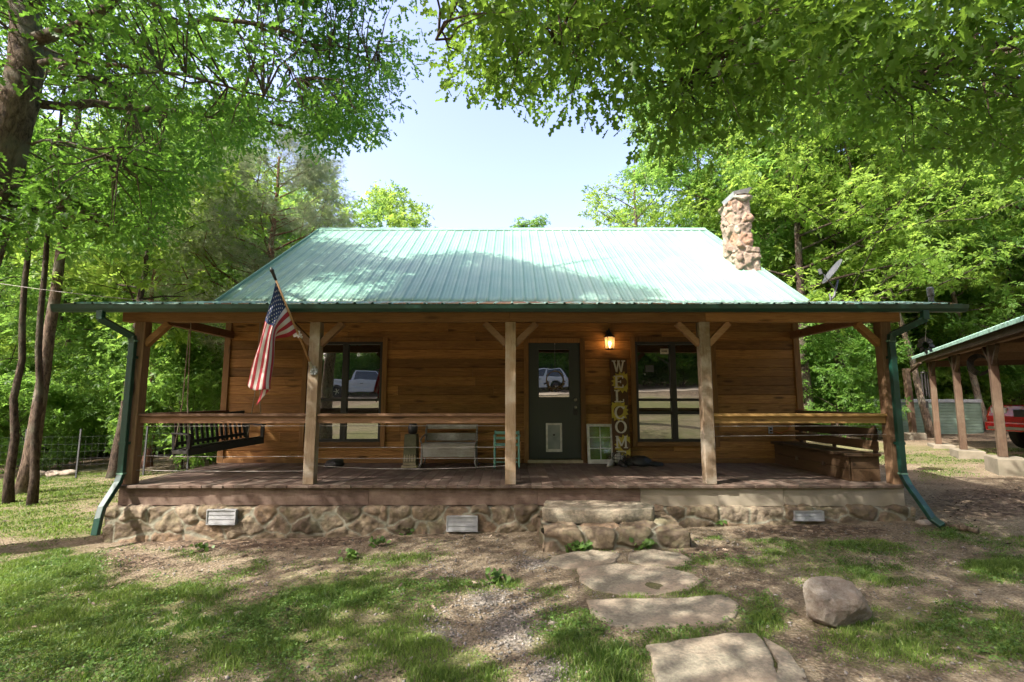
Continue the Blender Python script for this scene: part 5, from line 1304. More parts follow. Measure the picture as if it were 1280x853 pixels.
# ================================================================== carport
P1 = np.array([9.7, 10.0]); dC = np.array([.496, .868]); nC = np.array([.868, -.496])
cp = thing('carport', 'open carport with brown timber posts and green metal roof', 'carport', (P1[0], P1[1], gz(*P1)))
def C3(s, t, z): q = P1+dC*s+nC*t; return (q[0], q[1], z)
up = (0, 0, 1)
for s, ph in ((0, .62), (2.72, .53), (5.25, .47)):
    q = P1+dC*s; g = gz(*q)
    mb = MB().bar((q[0], q[1], ph), (q[0]+.02, q[1], 2.84), .135, .135, up=(nC[0], nC[1], 0)); part('carport_post', mb, M['carport_wood'], cp, .01)
    mb = MB().bar(C3(s-.42, .06, (g-.12+ph)/2), C3(s+.42, .06, (g-.12+ph)/2), .5, ph-g+.12); part('footing', mb, M['footing'], cp, .02)
    for d in (-1, 1): part('brace', MB().bar(C3(s+d*.06, 0, 2.45), C3(s+d*.42, 0, 2.82), .06, .06), M['carport_wood'], cp, .004)
for s in (-1.0, 2.72, 5.25):
    q = P1+dC*s+nC*6.3; g = gz(*q)
    part('carport_post', MB().bar((q[0], q[1], g), (q[0], q[1], 2.84), .17, .17, up=(nC[0], nC[1], 0)), M['carport_wood'], cp, .01)
part('beam', MB().bar(C3(-3.2, 0, 2.92), C3(5.6, 0, 2.92), .12, .16), M['carport_rafter'], cp, .005)
part('beam', MB().bar(C3(-3.2, 6.3, 2.92), C3(5.6, 6.3, 2.92), .12, .16), M['carport_rafter'], cp, .005)
part('fascia', MB().bar(C3(-3.4, -.22, 2.93), C3(5.75, -.22, 2.93), .03, .17), M['carport_wood'], cp, .004)
mb = MB()
for k in range(15):
    s = -3.3+.64*k; mb.bar(C3(s, -.2, 2.985), C3(s, 3.15, 4.02), .04, .12); mb.bar(C3(s, 3.15, 4.02), C3(s, 6.5, 2.985), .04, .12)
part('rafters_frame', mb, M['carport_rafter'], cp)
for s in (-3.2, 0, 2.72, 5.25): part('tie_beam', MB().bar(C3(s, 0.06, 2.78), C3(s, 6.24, 2.78), .06, .18), M['carport_rafter'], cp)
for s in (5.5,):
    g_ = MB().add([C3(s, .1, 2.99), C3(s, 6.2, 2.99), C3(s, 3.15, 3.95), C3(s+.03, .1, 2.99), C3(s+.03, 6.2, 2.99), C3(s+.03, 3.15, 3.95)], [(0, 1, 2), (5, 4, 3), (0, 3, 4, 1), (1, 4, 5, 2), (2, 5, 3, 0)]); part('gable_panel', g_, M['carport_rafter'], cp)
def slope_panel(t0, z0, t1, z1):
    k = 0; V = []; prof = []
    s = -3.5
    while s < 5.9: prof += [(s, 0), (s+.02, .025), (s+.045, .025), (s+.065, 0)]; s += .229
    for (t, z) in ((t0, z0), (t1, z1)):
        for s, h in prof: V.append(C3(s, t, z+h))
    n = len(prof)
    for (t, z) in ((t0, z0), (t1, z1)):
        for s, h in prof: V.append(C3(s, t, z+h-.012))
    F = [(i, i+1, n+i+1, n+i) for i in range(n-1)]+[(2*n+i, 2*n+i+1, 3*n+i+1, 3*n+i) for i in range(n-1)]+[(i, i+1, 2*n+i+1, 2*n+i) for i in range(n-1)]
    return MB().add(V, F)
part('roof', slope_panel(-.32, 3.03, 3.15, 4.13), M['roof'], cp); part('roof', slope_panel(6.6, 3.03, 3.15, 4.13), M['roof'], cp)
part('drip_edge', MB().bar(C3(-3.5, -.315, 3.005), C3(5.85, -.315, 3.005), .02, .07), M['roof_old'], cp)
q = np.array(at(1142, 545, 17.0)); g = gz(q[0], q[1])
pp = thing('leaning_post', 'old reddish post with a brace, just beyond the carport corner', 'post', (q[0], q[1], g))
part('shaft', MB().bar((q[0], q[1], g), (q[0]-.05, q[1], at(1138, 461, 17)[2]), .16, .16), M['carport_wood'], pp, .01)
part('arm', MB().bar(at(1138, 464, 17), at(1150, 453, 15.9), .09, .09), M['carport_wood'], pp, .005)
part('footing', MB().box(q[0]-.9, q[0]+.25, q[1]-.25, q[1]+.25, g-.1, g+.22), M['footing'], pp, .02)
# long wind chimes hanging at the carport corner
c = at(1155, 466, 14.9); wc = thing('wind_chimes', 'long dark wind chimes hanging at the carport corner', 'wind chimes', c)
part('top_disc', MB().lathe((c[0], c[1], c[2]), [(.02, .03), (.10, .02), (.105, 0), (.02, -.01)], 14), M['black_paint'], wc)
part('hanging_wire', MB().tube([(c[0], c[1], c[2]+.02), (c[0]+.05, c[1]+.1, 2.86)], .004, 5), M['wire'], wc)
for k in range(6): a = k*math.pi/3; part('tube', MB().tube([(c[0]+.075*math.cos(a), c[1]+.075*math.sin(a), c[2]-.02), (c[0]+.075*math.cos(a), c[1]+.075*math.sin(a), c[2]-.45-.06*k)], .017, 8), M['black_paint'], wc)
part('clapper', MB().tube([(c[0], c[1], c[2]), (c[0], c[1], c[2]-.85)], .003, 5).box(c[0]-.04, c[0]+.04, c[1]-.004, c[1]+.004, c[2]-1.05, c[2]-.85), M['black_paint'], wc)
# coiled hose under the carport roof
c = C3(1.9, .3, 2.55); q = MB()
for k in range(5): q.tube([(c[0]+(.2+.015*k)*math.cos(t), c[1]+.02*k, c[2]+(.17+.02*k)*math.sin(t)) for t in np.linspace(0, 2*math.pi, 21)], .012, 6)
q.tube([(c[0], c[1]+.04, c[2]+.2), (c[0], c[1]+.04, 2.80)], .01, 5)
tag(part('coiled_hose', q, M['black_paint'], None, loc=c), 'dark hose coiled and hung under the carport edge', 'hose')

# pale ribbed tank beyond
x0, y0 = at(1095, 520, 19.0)[:2]; x1 = at(1214, 520, 19.6)[0]; g = gz(x0+1, 19.2); zt = 1.75
tk = thing('ribbed_tank', 'low pale green tank with ribbed sides beyond the carport posts', 'tank', ((x0+x1)/2, 19.8, g))
prof = []
for k in range(45): z_ = g+.02+(zt-.1-g)*k/44; prof.append((z_, .018*(k % 2)))
outline = []
for a, cx, cy_ in ((180, x0+.25, 19.25), (270, x1-.25, 19.25), (0, x1-.25, 21.0), (90, x0+.25, 21.0)):
    for j in range(6): t = R(a+90*j/5); outline.append((cx+.25*math.cos(t), cy_+.25*math.sin(t), math.cos(t), math.sin(t)))
n = len(outline); V = [(x+nx*o, y+ny*o, z_) for z_, o in prof for x, y, nx, ny in outline]
part('wall', MB().add(V, [(i*n+j, i*n+(j+1) % n, (i+1)*n+(j+1) % n, (i+1)*n+j) for i in range(len(prof)-1) for j in range(n)]+[tuple(range((len(prof)-1)*n, len(prof)*n))]), M['tank_wall'], tk)
V = [(x+nx*o, y+ny*o, z_) for z_, o in ((zt-.12, .02), (zt-.12, .05), (zt-.02, .05), (zt, .02), (zt, -.05)) for x, y, nx, ny in outline]
part('rim', MB().add(V, [(i*n+j, i*n+(j+1) % n, (i+1)*n+(j+1) % n, (i+1)*n+j) for i in range(4) for j in range(n)]), M['vent_metal'], tk)
part('end_cap', MB().bar((x0+.0, 19.0, g+.05), (x0+.0, 19.0, zt+.02), .10, .05).bar((x0, 19.0, zt-.03), (x0+.5, 18.98, zt-.03), .06, .10), M['white_car'], tk, .02)

# ================================================================== vehicles
def vehicle(name, label, cat, loc, heading, paint, kind):
    o = thing(name, label, cat, (0, 0, 0)); Wd = .93
    if kind == 'suv':
        low = [(-2.30, .45), (-2.32, .75), (-2.25, .98), (-1.15, 1.12), (1.9, 1.14), (2.25, 1.10), (2.32, .8), (2.30, .42)]; cab = [(-1.25, 1.11), (-.45, 1.74), (1.75, 1.76), (2.2, 1.12)]
    else:
        low = [(-2.85, .50), (-2.88, .85), (-2.80, 1.08), (-1.45, 1.18), (1.0, 1.20), (1.0, 1.22), (2.85, 1.22), (2.88, .95), (2.85, .52)]; cab = [(-1.45, 1.17), (-.75, 1.86), (.75, 1.88), (.98, 1.19)]
    L0 = -low[0][0]; wx = (-L0+.85, L0-.90)
    poly = list(low); bottom = []
    for wxx in reversed(wx):
        bottom += [(wxx+.46*math.cos(t), .40+.46*math.sin(t)) for t in np.linspace(R(8), R(172), 11)]
    poly = poly+[(wx[1]+.5, .40)]+bottom[:11]+[(wx[1]-.5, .36), (wx[0]+.5, .36)]+bottom[11:]+[(wx[0]-.5, .42)]
    mb = MB(); n = len(poly); V = []
    for y, k in ((-Wd, .985), (-Wd*.9, 1.0), (Wd*.9, 1.0), (Wd, .985)):
        for x, z in poly: V.append((x*k, y if z < .95 else y*.965, z*(1 if k == 1 else .992)+.02*(abs(y) < Wd*.95)*(z > .95)))
    mb.add(V, [tuple(range(n)), tuple(reversed(range(3*n, 4*n)))]+[(r*n+i, (r+1)*n+i, (r+1)*n+(i+1) % n, r*n+(i+1) % n) for r in range(3) for i in range(n)])
    part('body', mb, M[paint], o, .03)
    c = cab; mb = MB(); V = []
    for s in (-1, 1): V += [(c[0][0], s*.86, c[0][1]), (c[1][0], s*.68, c[1][1]), (c[2][0], s*.68, c[2][1]), (c[3][0], s*.86, c[3][1])]
    mb.add(V, [(0, 1, 2, 3), (7, 6, 5, 4), (0, 4, 5, 1), (1, 5, 6, 2), (2, 6, 7, 3), (0, 3, 7, 4)]); cabo = part('cab', mb, M[paint], o, .03)
    gm = M['car_glass']
    def lerp(a, b, t): return tuple(a[i]+(b[i]-a[i])*t for i in range(3))
    for s in (-1, 1):
        a, b_, cc, d = [V[i+(0 if s < 0 else 4)] for i in range(4)]
        sp = [(0, .48), (.52, .97)] if kind == 'suv' else [(0, .96)]
        for u0, u1 in sp:
            q = [lerp(lerp(a, d, max(u0, .06)), lerp(b_, cc, max(u0, .04)), .08), lerp(lerp(a, d, u1*.97), lerp(b_, cc, u1*.99), .08), lerp(lerp(a, d, u1*.97), lerp(b_, cc, u1*.99), .90), lerp(lerp(a, d, max(u0, .06)), lerp(b_, cc, max(u0, .04)), .90)]
            part('side_window', MB().add([(x, y+s*.012, z) for x, y, z in q]+[(x, y-s*.01, z) for x, y, z in q], [(0, 1, 2, 3), (7, 6, 5, 4), (0, 4, 5, 1), (1, 5, 6, 2), (2, 6, 7, 3), (3, 7, 4, 0)]), gm, cabo)
    ws_ = [lerp(V[0], V[1], .06), lerp(V[0], V[1], .93), lerp(V[4], V[5], .93), lerp(V[4], V[5], .06)]
    part('windshield', MB().add([(x-.02, y*.94, z+.012) for x, y, z in ws_]+[(x+.01, y*.94, z-.01) for x, y, z in ws_], [(0, 1, 2, 3), (7, 6, 5, 4), (0, 4, 5, 1), (1, 5, 6, 2), (2, 6, 7, 3), (3, 7, 4, 0)]), gm, cabo)
    rw = [lerp(V[3], V[2], .1), lerp(V[3], V[2], .9), lerp(V[7], V[6], .9), lerp(V[7], V[6], .1)]
    part('rear_window', MB().add([(x+.02, y*.9, z+.01) for x, y, z in rw]+[(x-.01, y*.9, z) for x, y, z in rw], [(0, 1, 2, 3), (7, 6, 5, 4), (0, 4, 5, 1), (1, 5, 6, 2), (2, 6, 7, 3), (3, 7, 4, 0)]), gm, cabo)
    for x in wx:
        for s in (-1, 1):
            w_ = part('wheel', MB().lathe((x, s*.80-.11, .37), [(.20, 0), (.34, .0), (.37, .03), (.37, .19), (.34, .22), (.20, .22)], 28, axis='y'), M['tyre'], o, smooth_=False)
            rm = MB().lathe((x, s*.80-.10, .37), [(.22, .0), (.23, .02), (.22, .20)], 20, axis='y')
            for k in range(5): a = k*2*math.pi/5; rm.bar((x, s*.90, .37), (x+.2*math.cos(a), s*.91, .37+.2*math.sin(a)), .05, .03, up=(0, 1, 0))
            part('rim', rm, M['metal'], w_)
    for s in (-1, 1):
        part('headlight', MB().box(-L0-.005, -L0+.14, s*.62-.17, s*.62+.17, .80, .93), M['lens'], o, .02)
        part('side_mirror', MB().box(c[0][0]+.22, c[0][0]+.34, s*1.0-.09, s*1.0+.09, 1.14, 1.28), M['black_paint'], o, .02)
        part('door_handle', MB().box(.1, .26, s*.93-.02, s*.93+.02, .96, .99), M['black_paint'], o)
        part('tail_light', MB().box(L0-.08, L0+.01, s*.75-.1, s*.75+.1, .80, 1.02), M['flag_red'], o, .01)
    part('grille', MB().box(-L0-.03, -L0+.05, -.30, .30, .74, .90), M['black_paint'], o, .01)
    part('bumper', MB().box(-L0-.09, -L0+.10, -.88, .88, .42, .62), M[paint] if kind == 'suv' else M['metal'], o, .03); part('bumper_trim', MB().box(-L0-.10, -L0-.02, -.80, .80, .46, .52), M['metal'], o)
    part('rear_bumper', MB().box(L0-.1, L0+.07, -.86, .86, .42, .60), M['black_paint'], o, .03)
    if kind == 'truck': part('cargo_bed', MB().box(1.1, 2.75, -.78, .78, 1.17, 1.245), M['black_paint'], o)
    o.location = (loc[0], loc[1], gz(*loc)+.02); o.rotation_euler = (0, 0, heading); return o
m, nt = nodes('car_glass'); finish(nt, (.02, .025, .025), .03, 0, spec=.9); M['car_glass'] = m
vehicle('parked_car', 'red sport utility car nosed out under the carport roof', 'car', (15.35, 12.5), .08, 'red_car', 'suv').scale = (1.16, 1.16, 1.16)
vehicle('pickup_truck', 'white pickup truck parked in the drive, mirrored in the window behind the flag post', 'pickup', (-10.8, -18.9), math.pi-.05, 'white_car', 'truck')
vehicle('parked_car', 'white car parked in the drive, mirrored in the door glass', 'car', (1.9, -19.2), .03, 'white_car', 'suv')

# ================================================================== wire fence, cable
fp = [pg(-60, 592), pg(20, 592), pg(69, 593), pg(101, 597), pg(200, 591), pg(262, 586)]
fp = [np.array([p[0], 12.6+.12*i, gz(p[0], 12.6+.12*i)]) for i, p in enumerate(fp)]
fe = thing('wire_fence', 'thin wire mesh fence on steel posts at the edge of the lawn', 'fence', fp[2])
for p in fp: part('fence_post', MB().bar(p, p+np.array([.01, 0, 1.25]), .035, .03), M['dish'], fe)
for i in range(len(fp)-1):
    a, b_ = fp[i], fp[i+1]; q = MB(); ln = np.linalg.norm(b_-a)
    for h in (.05, .2, .35, .5, .68, .86, 1.05): q.bar(a+[0, 0, h], b_+[0, 0, h], .0026, .0026)
    for t in np.arange(.15, ln, .16): p = a+(b_-a)*t/ln; q.bar(p+[0, 0, .05], p+[0, 0, 1.05], .002, .002)
    part('wire_mesh', q, M['dish'], fe)
pts = [np.array(at(-30, 349, 9.0))+0*k for k in range(1)]; a, b_ = np.array(at(-60, 345, 9.5)), np.array([-5.95, 9.0, 3.5])
tag(part('utility_cable', MB().tube([a+(b_-a)*t-np.array([0, 0, .25*t*(1-t)]) for t in np.linspace(0, 1, 12)], .0055, 6), M['wire'], smooth_=True), 'thin pale cable strung from the woods to the porch roof', 'cable')
for i, (x, y) in enumerate([(82, 590), (92, 589), (101, 590), (112, 588), (122, 588), (130, 587)]):
    p = pg(x, y); r_ = rock('small_rock', (p[0], 13.3+.05*i, gz(p[0], 13.3)+.05), (.2, .14, .10), 40+i, 5, M['boulder'], 3); tag(r_, 'brown rock in the low border along the wire fence', 'rock', 'border rocks by the wire fence')

# ================================================================== trees
A_POLY = [(-900, -3000), (480, -3000), (500, -10), (522, 40), (515, 90), (497, 105), (482, 150), (445, 185), (400, 182), (380, 160), (335, 165), (300, 190), (232, 205), (225, 250), (205, 300), (100, 280), (40, 300), (-900, 330)]
B_POLY = [(492, -3000), (498, 0), (522, 32), (528, 70), (557, 102), (580, 118), (602, 108), (642, 126), (652, 143), (690, 157), (734, 145), (784, 155), (793, 180), (838, 186), (870, 195), (945, 160), (1010, 170), (1047, 172), (1100, 190), (1150, 200), (1230, 215), (1280, 225), (2200, 300), (2200, -3000)]
A_HOLES = [(228, 105, 26, 20), (262, 84, 20, 16), (216, 182, 20, 15), (243, 235, 14, 20), (290, 8, 34, 12), (196, 8, 14, 10), (268, 30, 18, 14), (150, 130, 12, 10), (320, 70, 16, 10), (95, 220, 12, 8)]
B_HOLES = [(818, 88, 26, 20), (838, 108, 16, 10), (663, 45, 12, 9), (850, 75, 12, 16)]
SHADE_LINE = [(300, 300), (350, 308), (400, 296), (430, 302), (470, 320), (510, 322), (560, 314), (610, 318), (650, 328), (700, 342), (730, 352), (760, 344), (790, 350), (812, 362), (830, 384), (836, 395)]
SLX = np.array([a for a, b in SHADE_LINE]); SLY = np.array([b for a, b in SHADE_LINE])
def sunlit_keep(P, pad=0.0):
    """True where a leaf would not cast its shade on the part of the roof the sun reaches in the photograph"""
    a = np.array([0, HY, EZ]); nr = np.array([0, -(RIDGE_Z-EZ), RIDGE_Y-HY]); nr = nr/np.linalg.norm(nr)
    t = ((P-a)@nr)/(SUNV@nr); H = P-SUNV*t[:, None]
    on = (t > 0) & (H[:, 1] > HY-.2) & (H[:, 1] < RIDGE_Y+.1) & (np.abs(H[:, 0]) < 5.6)
    px, py = proj(H)
    lit = (py < np.interp(px, SLX, SLY)+pad) | (px > 838) | (fbm(H, 1.35, 2) > .60)
    return ~(on & lit)
def roof_shade(P):
    a = np.array([0, HY, EZ]); nr = np.array([0, -(RIDGE_Z-EZ), RIDGE_Y-HY]); nr = nr/np.linalg.norm(nr)
    t = ((P-a)@nr)/(SUNV@nr); H = P-SUNV*t[:, None]; px, py = proj(H)
    return (t > 0) & (H[:, 1] > HY-.2) & (H[:, 1] < RIDGE_Y) & (np.abs(H[:, 0]) < 5.5) & (py > np.interp(px, SLX, SLY)+3) & (px < 838) & (fbm(H, 2.4, 3) < .53) & (proj(P)[1] < -15)
def volume(n, c, r, rs, lo=0.0):
    d = rs.normal(size=(n, 3)); d /= np.linalg.norm(d, axis=1)[:, None]
    return np.array(c)+d*np.array(r)*((lo+(1-lo)*rs.random(n))**(1/2.4))[:, None]
def limb(mb, pts, r0, r1, k=8, n=14, wob=.05, rs=None):
    P = np.array([tuple(p) for p in pts], float); s = np.linspace(0, 1, len(P)); t = np.linspace(0, 1, n)
    Q = interp1(s, P, t); rs = rs or rng; Q[1:-1] += rs.normal(size=(n-2, 3))*wob*.35
    mb.tube(Q, list(r0+(r1-r0)*t**.8), k); return Q
def twigs(mb, centres, skel, frac, rs, r=.010):
    S = np.array(skel)
    for c in centres[rs.random(len(centres)) < frac]:
        d = np.linalg.norm(S-c, axis=1); s = S[np.argmin(d)]; L_ = d.min()
        if L_ < .1 or L_ > 1.7: continue
        mid = (s+c)/2+rs.normal(size=3)*.10*L_+np.array([0, 0, .08*L_])
        mb.tube([s, (s+mid)/2+rs.normal(size=3)*.03*L_, mid, (mid+c)/2, c], [r*min(2.2, .7+L_*.45), r*1.1, r*.8, r*.55, r*.3], 5, caps=False)

# --- great oak at the edge of the frame
rsA = np.random.default_rng(11)
ta = thing('oak_tree', 'big rough-barked oak whose trunk stands at the upper left corner', 'tree', (-7.4, 5.9, gz(-7.4, 5.9)))
tm = MB(); skel = []
def LA(pts, r0, r1, **k): 
    Q = limb(tm, pts, r0, r1, rs=rsA, **k); skel.extend(Q.tolist()); return Q
tr = LA([(-7.2, 5.9, -.3), (-6.9, 5.95, 2.2), (-6.55, 6.0, 4.35), (-6.38, 6.0, 5.5), (-6.42, 6.05, 6.5), (-6.6, 6.1, 7.6), (-6.4, 6.3, 9.8), (-6.2, 6.4, 12.0)], .34, .07, k=14, n=26, wob=.03)
LA([at(45, 50, 6.0), at(85, 38, 5.9), at(108, 28, 5.8), at(140, 2, 5.7), at(190, -70, 5.6), at(260, -160, 5.5)], .085, .03)
LA([at(50, 80, 6.0), at(95, 78, 5.8), at(135, 82, 5.6), at(200, 90, 5.5), at(268, 104, 5.5), at(330, 120, 5.6)], .042, .010)
LA([at(95, 76, 5.8), at(103, 60, 5.75), at(125, 54, 5.7), at(170, 56, 5.7)], .02, .006)
LA([(-6.5, 6.1, 7.3), at(150, -40, 6.9), at(215, 27, 7.0), at(270, 25, 7.0), at(320, 31, 7.0), at(365, 42, 7.1), at(395, 62, 7.2)], .075, .012)
LA([at(270, 25, 7.0), at(310, 50, 7.0), at(345, 66, 6.9), at(370, 98, 6.8)], .02, .006)
LA([at(300, 27, 7.0), at(370, 50, 7.2), at(420, 58, 7.4), at(470, 66, 7.5)], .022, .006)
LA([at(20, 182, 6.1), at(50, 178, 6.0), at(80, 178, 5.9), at(150, 200, 5.8)], .022, .007)
LA([(-6.5, 6.0, 5.6), (-5.6, 7.0, 6.1), (-4.6, 8.0, 6.5), (-3.9, 8.5, 6.6), (-3.5, 8.7, 6.6)], .07, .012)
LA([(-6.55, 6.1, 7.8), (-5.0, 5.4, 8.8), (-3.9, 4.8, 9.6), (-2.8, 4.6, 10.2)], .10, .02)
LA([(-6.45, 6.2, 8.8), (-4.6, 7.4, 9.8), (-3.2, 8.2, 10.4), (-2.0, 8.6, 10.8)], .09, .02)
LA([(-6.3, 6.0, 7.0), (-7.6, 6.6, 8.4), (-9.0, 7.0, 9.4), (-10, 7.6, 10)], .09, .02)
LA([(-6.4, 6.0, 6.4), (-7.2, 7.6, 7.2), (-7.8, 9.2, 7.8), (-8.2, 10.6, 8)], .08, .02)
LA([(-6.9, 6.0, 4.0), (-7.6, 7.2, 4.6), (-7.5, 8.4, 4.9), (-7.0, 9.6, 4.9)], .07, .015)
C = np.concatenate([volume(6400, (-5.9, 7.0, 7.6), (5.3, 4.6, 4.6), rsA, .15), volume(900, (-6.6, 7.6, 4.6), (3.2, 2.8, 1.4), rsA), volume(500, (-3.6, 8.0, 6.4), (2.6, 2.0, 1.6), rsA)])
C2 = volume(7000, (-3.0, 7.6, 9.0), (4.0, 2.6, 1.8), rsA, .0); C2 = C2[roof_shade(C2)]; nC1 = len(C); C = np.concatenate([C, C2]); isC2 = np.arange(len(C)) >= nC1  # extra leaf clumps above the frame, added to shade the roof
px, py = proj(C); inframe = (px > -30) & (px < 1310) & (py > -30)
n3 = fbm(C, .85, 3)
jx, jy = (fbm(C, 1.7, 2)-.5)*95, (fbm(C+40, 1.7, 2)-.5)*70
keep = (C[:, 2] > 3.5) & (C[:, 1] > 2.6) & inpoly(px+jx+8, py+jy+4, A_POLY) & ((n3 > .45) | roof_shade(C)) & (inframe | (C[:, 1] > 5.2) & (C[:, 0] > -7) | (rsA.random(len(C)) < .6)) & sunlit_keep(C, 3)
for x, y, a, b_ in A_HOLES: keep &= (((px-x)/a)**2+((py-y)/b_)**2) > 1.3
keep &= ~((px < 62) & (py > -20) & (py < 215) & (C[:, 1] < 6.3) & (rsA.random(len(C)) < .93)) 
C = C[keep]; isC2 = isC2[keep]
twigs(tm, C[~isC2], skel, .5, rsA, .010)
part('trunk', tm, M['bark'], ta, smooth_=True)
crown_mesh('crown', C, 24, .34, .102, 'oak', M['leaf_oak'], ta, rs=rsA)

# --- oak whose branches hang over the yard
rsB = np.random.default_rng(12)
tb = thing('overhanging_oak', 'leafy oak branches hanging down across the top of the photo', 'tree', (8.6, 1.2, gz(8.6, 1.2)))
tm = MB(); skel = []
LB = LA
rs_keep = rsA; rsA = rsB
LA([(8.7, 1.2, -.1), (8.5, 1.3, 2.5), (8.2, 1.5, 4.5), (7.9, 1.8, 6.5), (7.6, 2.0, 9)], .36, .12, k=14)
LA([(8.0, 1.8, 5.6), (6.6, 3.0, 6.3), at(965, 0, 4.6), at(925, 35, 4.5), at(880, 72, 4.4), at(852, 103, 4.3)], .12, .018, n=20)
LA([at(965, 0, 4.6), at(830, 0, 4.2), at(795, 15, 4.1), at(745, 32, 4.0), at(700, 55, 4.0), at(650, 60, 4.0)], .045, .008, n=18)
LA([(7.0, 3.0, 6.2), at(1090, -15, 4.6), at(1068, 15, 4.6), at(1050, 50, 4.6), at(1030, 90, 4.6)], .045, .008)
LA([(8.2, 1.6, 4.6), at(1330, 150, 5.2), at(1280, 168, 5.3), at(1235, 178, 5.5), at(1190, 183, 5.7), at(1130, 190, 5.9)], .09, .016)
LA([(8.1, 1.8, 5.2), at(1330, 60, 4.6), at(1230, 70, 4.6), at(1150, 90, 4.6), at(1080, 110, 4.7)], .06, .012)
LA([(6.6, 3.0, 6.3), at(700, -60, 3.8), at(620, -30, 3.7), at(560, 10, 3.7), at(545, 50, 3.7)], .05, .007, n=18)
LA([(8.1, 1.6, 4.9), (6.5, 4.6, 5.6), (5.0, 6.2, 6.0), (3.4, 7.0, 6.2)], .08, .02)
C = np.concatenate([volume(3600, (3.2, 4.2, 5.6), (5.2, 2.6, 2.2), rsB), volume(900, (5.4, 4.6, 4.6), (2.6, 1.6, 1.4), rsB), volume(700, (1.2, 3.6, 4.9), (2.6, 1.0, 1.0), rsB)])
px, py = proj(C); n3 = fbm(C+5, .9, 3)
keep = (C[:, 2] > 3.3) & (C[:, 1] > 2.3) & (py < 240) & inpoly(px+(fbm(C, 1.7, 2)-.5)*70, py+6+(fbm(C+40, 1.7, 2)-.5)*50, B_POLY) & (n3 > .43) & (rsB.random(len(C)) < np.where(py > -40, .62, .25)) & sunlit_keep(C)
for x, y, a, b_ in B_HOLES: keep &= (((px-x)/a)**2+((py-y)/b_)**2) > 1.15
C = C[keep]; twigs(tm, C, skel, .5, rsB, .009)
part('trunk', tm, M['bark'], tb, smooth_=True)
crown_mesh('crown', C, 20, .27, .10, 'oak', M['leaf_over'], tb, rs=rsB, droop=.5)
rsA = rs_keep

# --- generic trees
def skeleton(rs, path, r0, nl, t0, Rf, rise=.5, sub=3, k=9, droop=.0, filt=None):
    ok = lambda *q: filt is None or filt(np.array(q)).all()
    mb = MB(); P = np.array(path, float); tt = np.linspace(0, 1, 18); Q = interp1(np.linspace(0, 1, len(P)), P, tt); Q[1:] += rs.normal(size=(17, 3))*[.018, .018, 0]
    rad = r0*(1-tt*.86)*(1+.5*np.exp(-tt*22)); mb.tube(Q, list(rad), k); H = np.linalg.norm(P[-1]-P[0]); cl = []
    for j in range(nl):
        t = t0+(1-t0)*(j+.5*rs.random())/nl; b_ = np.array([np.interp(t, tt, Q[:, i]) for i in range(3)]); az = j*2.4+rs.normal()*.4
        f = (t-t0)/(1-t0); L_ = Rf(f)*rs.uniform(.7, 1.12); d = np.array([math.cos(az), math.sin(az), rise*(.5+f)+rs.normal()*.12]); rr = max(.012, np.interp(t, tt, rad)*.42)
        pts = [b_+d*L_*u+np.array([0, 0, -droop*L_*u*u])+rs.normal(size=3)*.07*L_*u for u in (0, .25, .5, .75, 1)]
        if ok(pts[2], pts[4]): mb.tube(pts, [rr, rr*.8, rr*.6, rr*.4, rr*.15], 6, caps=False)
        elif ok(pts[2]): mb.tube(pts[:3], [rr, rr*.7, rr*.3], 6, caps=False)
        for u in (2, 3, 4): cl.append(pts[u])
        cl.append((pts[2]+pts[3])/2); cl.append((pts[3]+pts[4])/2)
        for q in range(sub):
            u = .35+.55*(q+.5)/sub; s_ = pts[0]+(pts[4]-pts[0])*u; a2 = az+(1 if q % 2 else -1)*rs.uniform(.5, 1.1); l2 = L_*(1-u)*.9+.25*L_
            e = s_+np.array([math.cos(a2), math.sin(a2), rise*.7+rs.normal()*.2])*l2
            if ok(s_, e): mb.tube([s_, (s_+e)/2+rs.normal(size=3)*.06*l2, e], [rr*.4, rr*.25, rr*.1], 5, caps=False)
            cl += [e, (s_+e)/2, s_*.3+e*.7+rs.normal(size=3)*.1]
    return mb, np.array(cl)
prof_round = lambda R_: (lambda f: R_*(.55+.75*math.sin(math.pi*min(1, .12+f*.86))**.8))
def make_tree(name, label, cat, base, H, r0, R_, seed, bark='bark_dark', leaf='leaf_wood', nl=26, t0=.25, per=15, rad=.5, size=.30, kind='spray', lean=(0, 0), group=None, filt=None, rise=.5, droop=0, prof=None, sub=3, path=None, world=True):
    rs = np.random.default_rng(seed); b = np.array(base, float)
    o = thing(name, label, cat, base if world else (0, 0, 0), group)
    if not world: b = np.zeros(3)
    path = path if path is not None else [b+[0, 0, -.3], b+np.array([lean[0]*.3, lean[1]*.3, H*.33])+rs.normal(size=3)*[.03, .03, 0], b+np.array([lean[0]*.7, lean[1]*.7, H*.66])+rs.normal(size=3)*[.13, .13, 0], b+np.array([lean[0], lean[1], H])]
    mb, cl = skeleton(rs, path, r0, nl, t0, prof or prof_round(R_), rise, sub, droop=droop, filt=filt)
    if filt is not None: cl = cl[filt(cl)]
    part('trunk', mb, M[bark], o, smooth_=True)
    crown_mesh('crown', cl, per, rad, size, kind, M[leaf], o, rs=rs, droop=.2)
    return o
def copy_tree(src, loc, rz, sc, label, group):
    r = src.copy(); COL.objects.link(r); r.location = loc; r.rotation_euler = (0, 0, rz); r.scale = (sc, sc, sc*random.uniform(.92, 1.1)); r['label'] = label; r['group'] = group
    for ch in src.children: c = ch.copy(); COL.objects.link(c); c.parent = r
    return r
SKY = [(418, 300), (425, 255), (455, 246), (478, 232), (500, 236), (520, 255), (537, 268), (545, 300), (545, 330), (722, 330), (722, 300), (730, 280), (735, 250), (748, 232), (772, 226), (800, 205), (830, 188), (850, 150), (780, 60), (500, 0), (500, 100), (470, 180), (425, 190)]
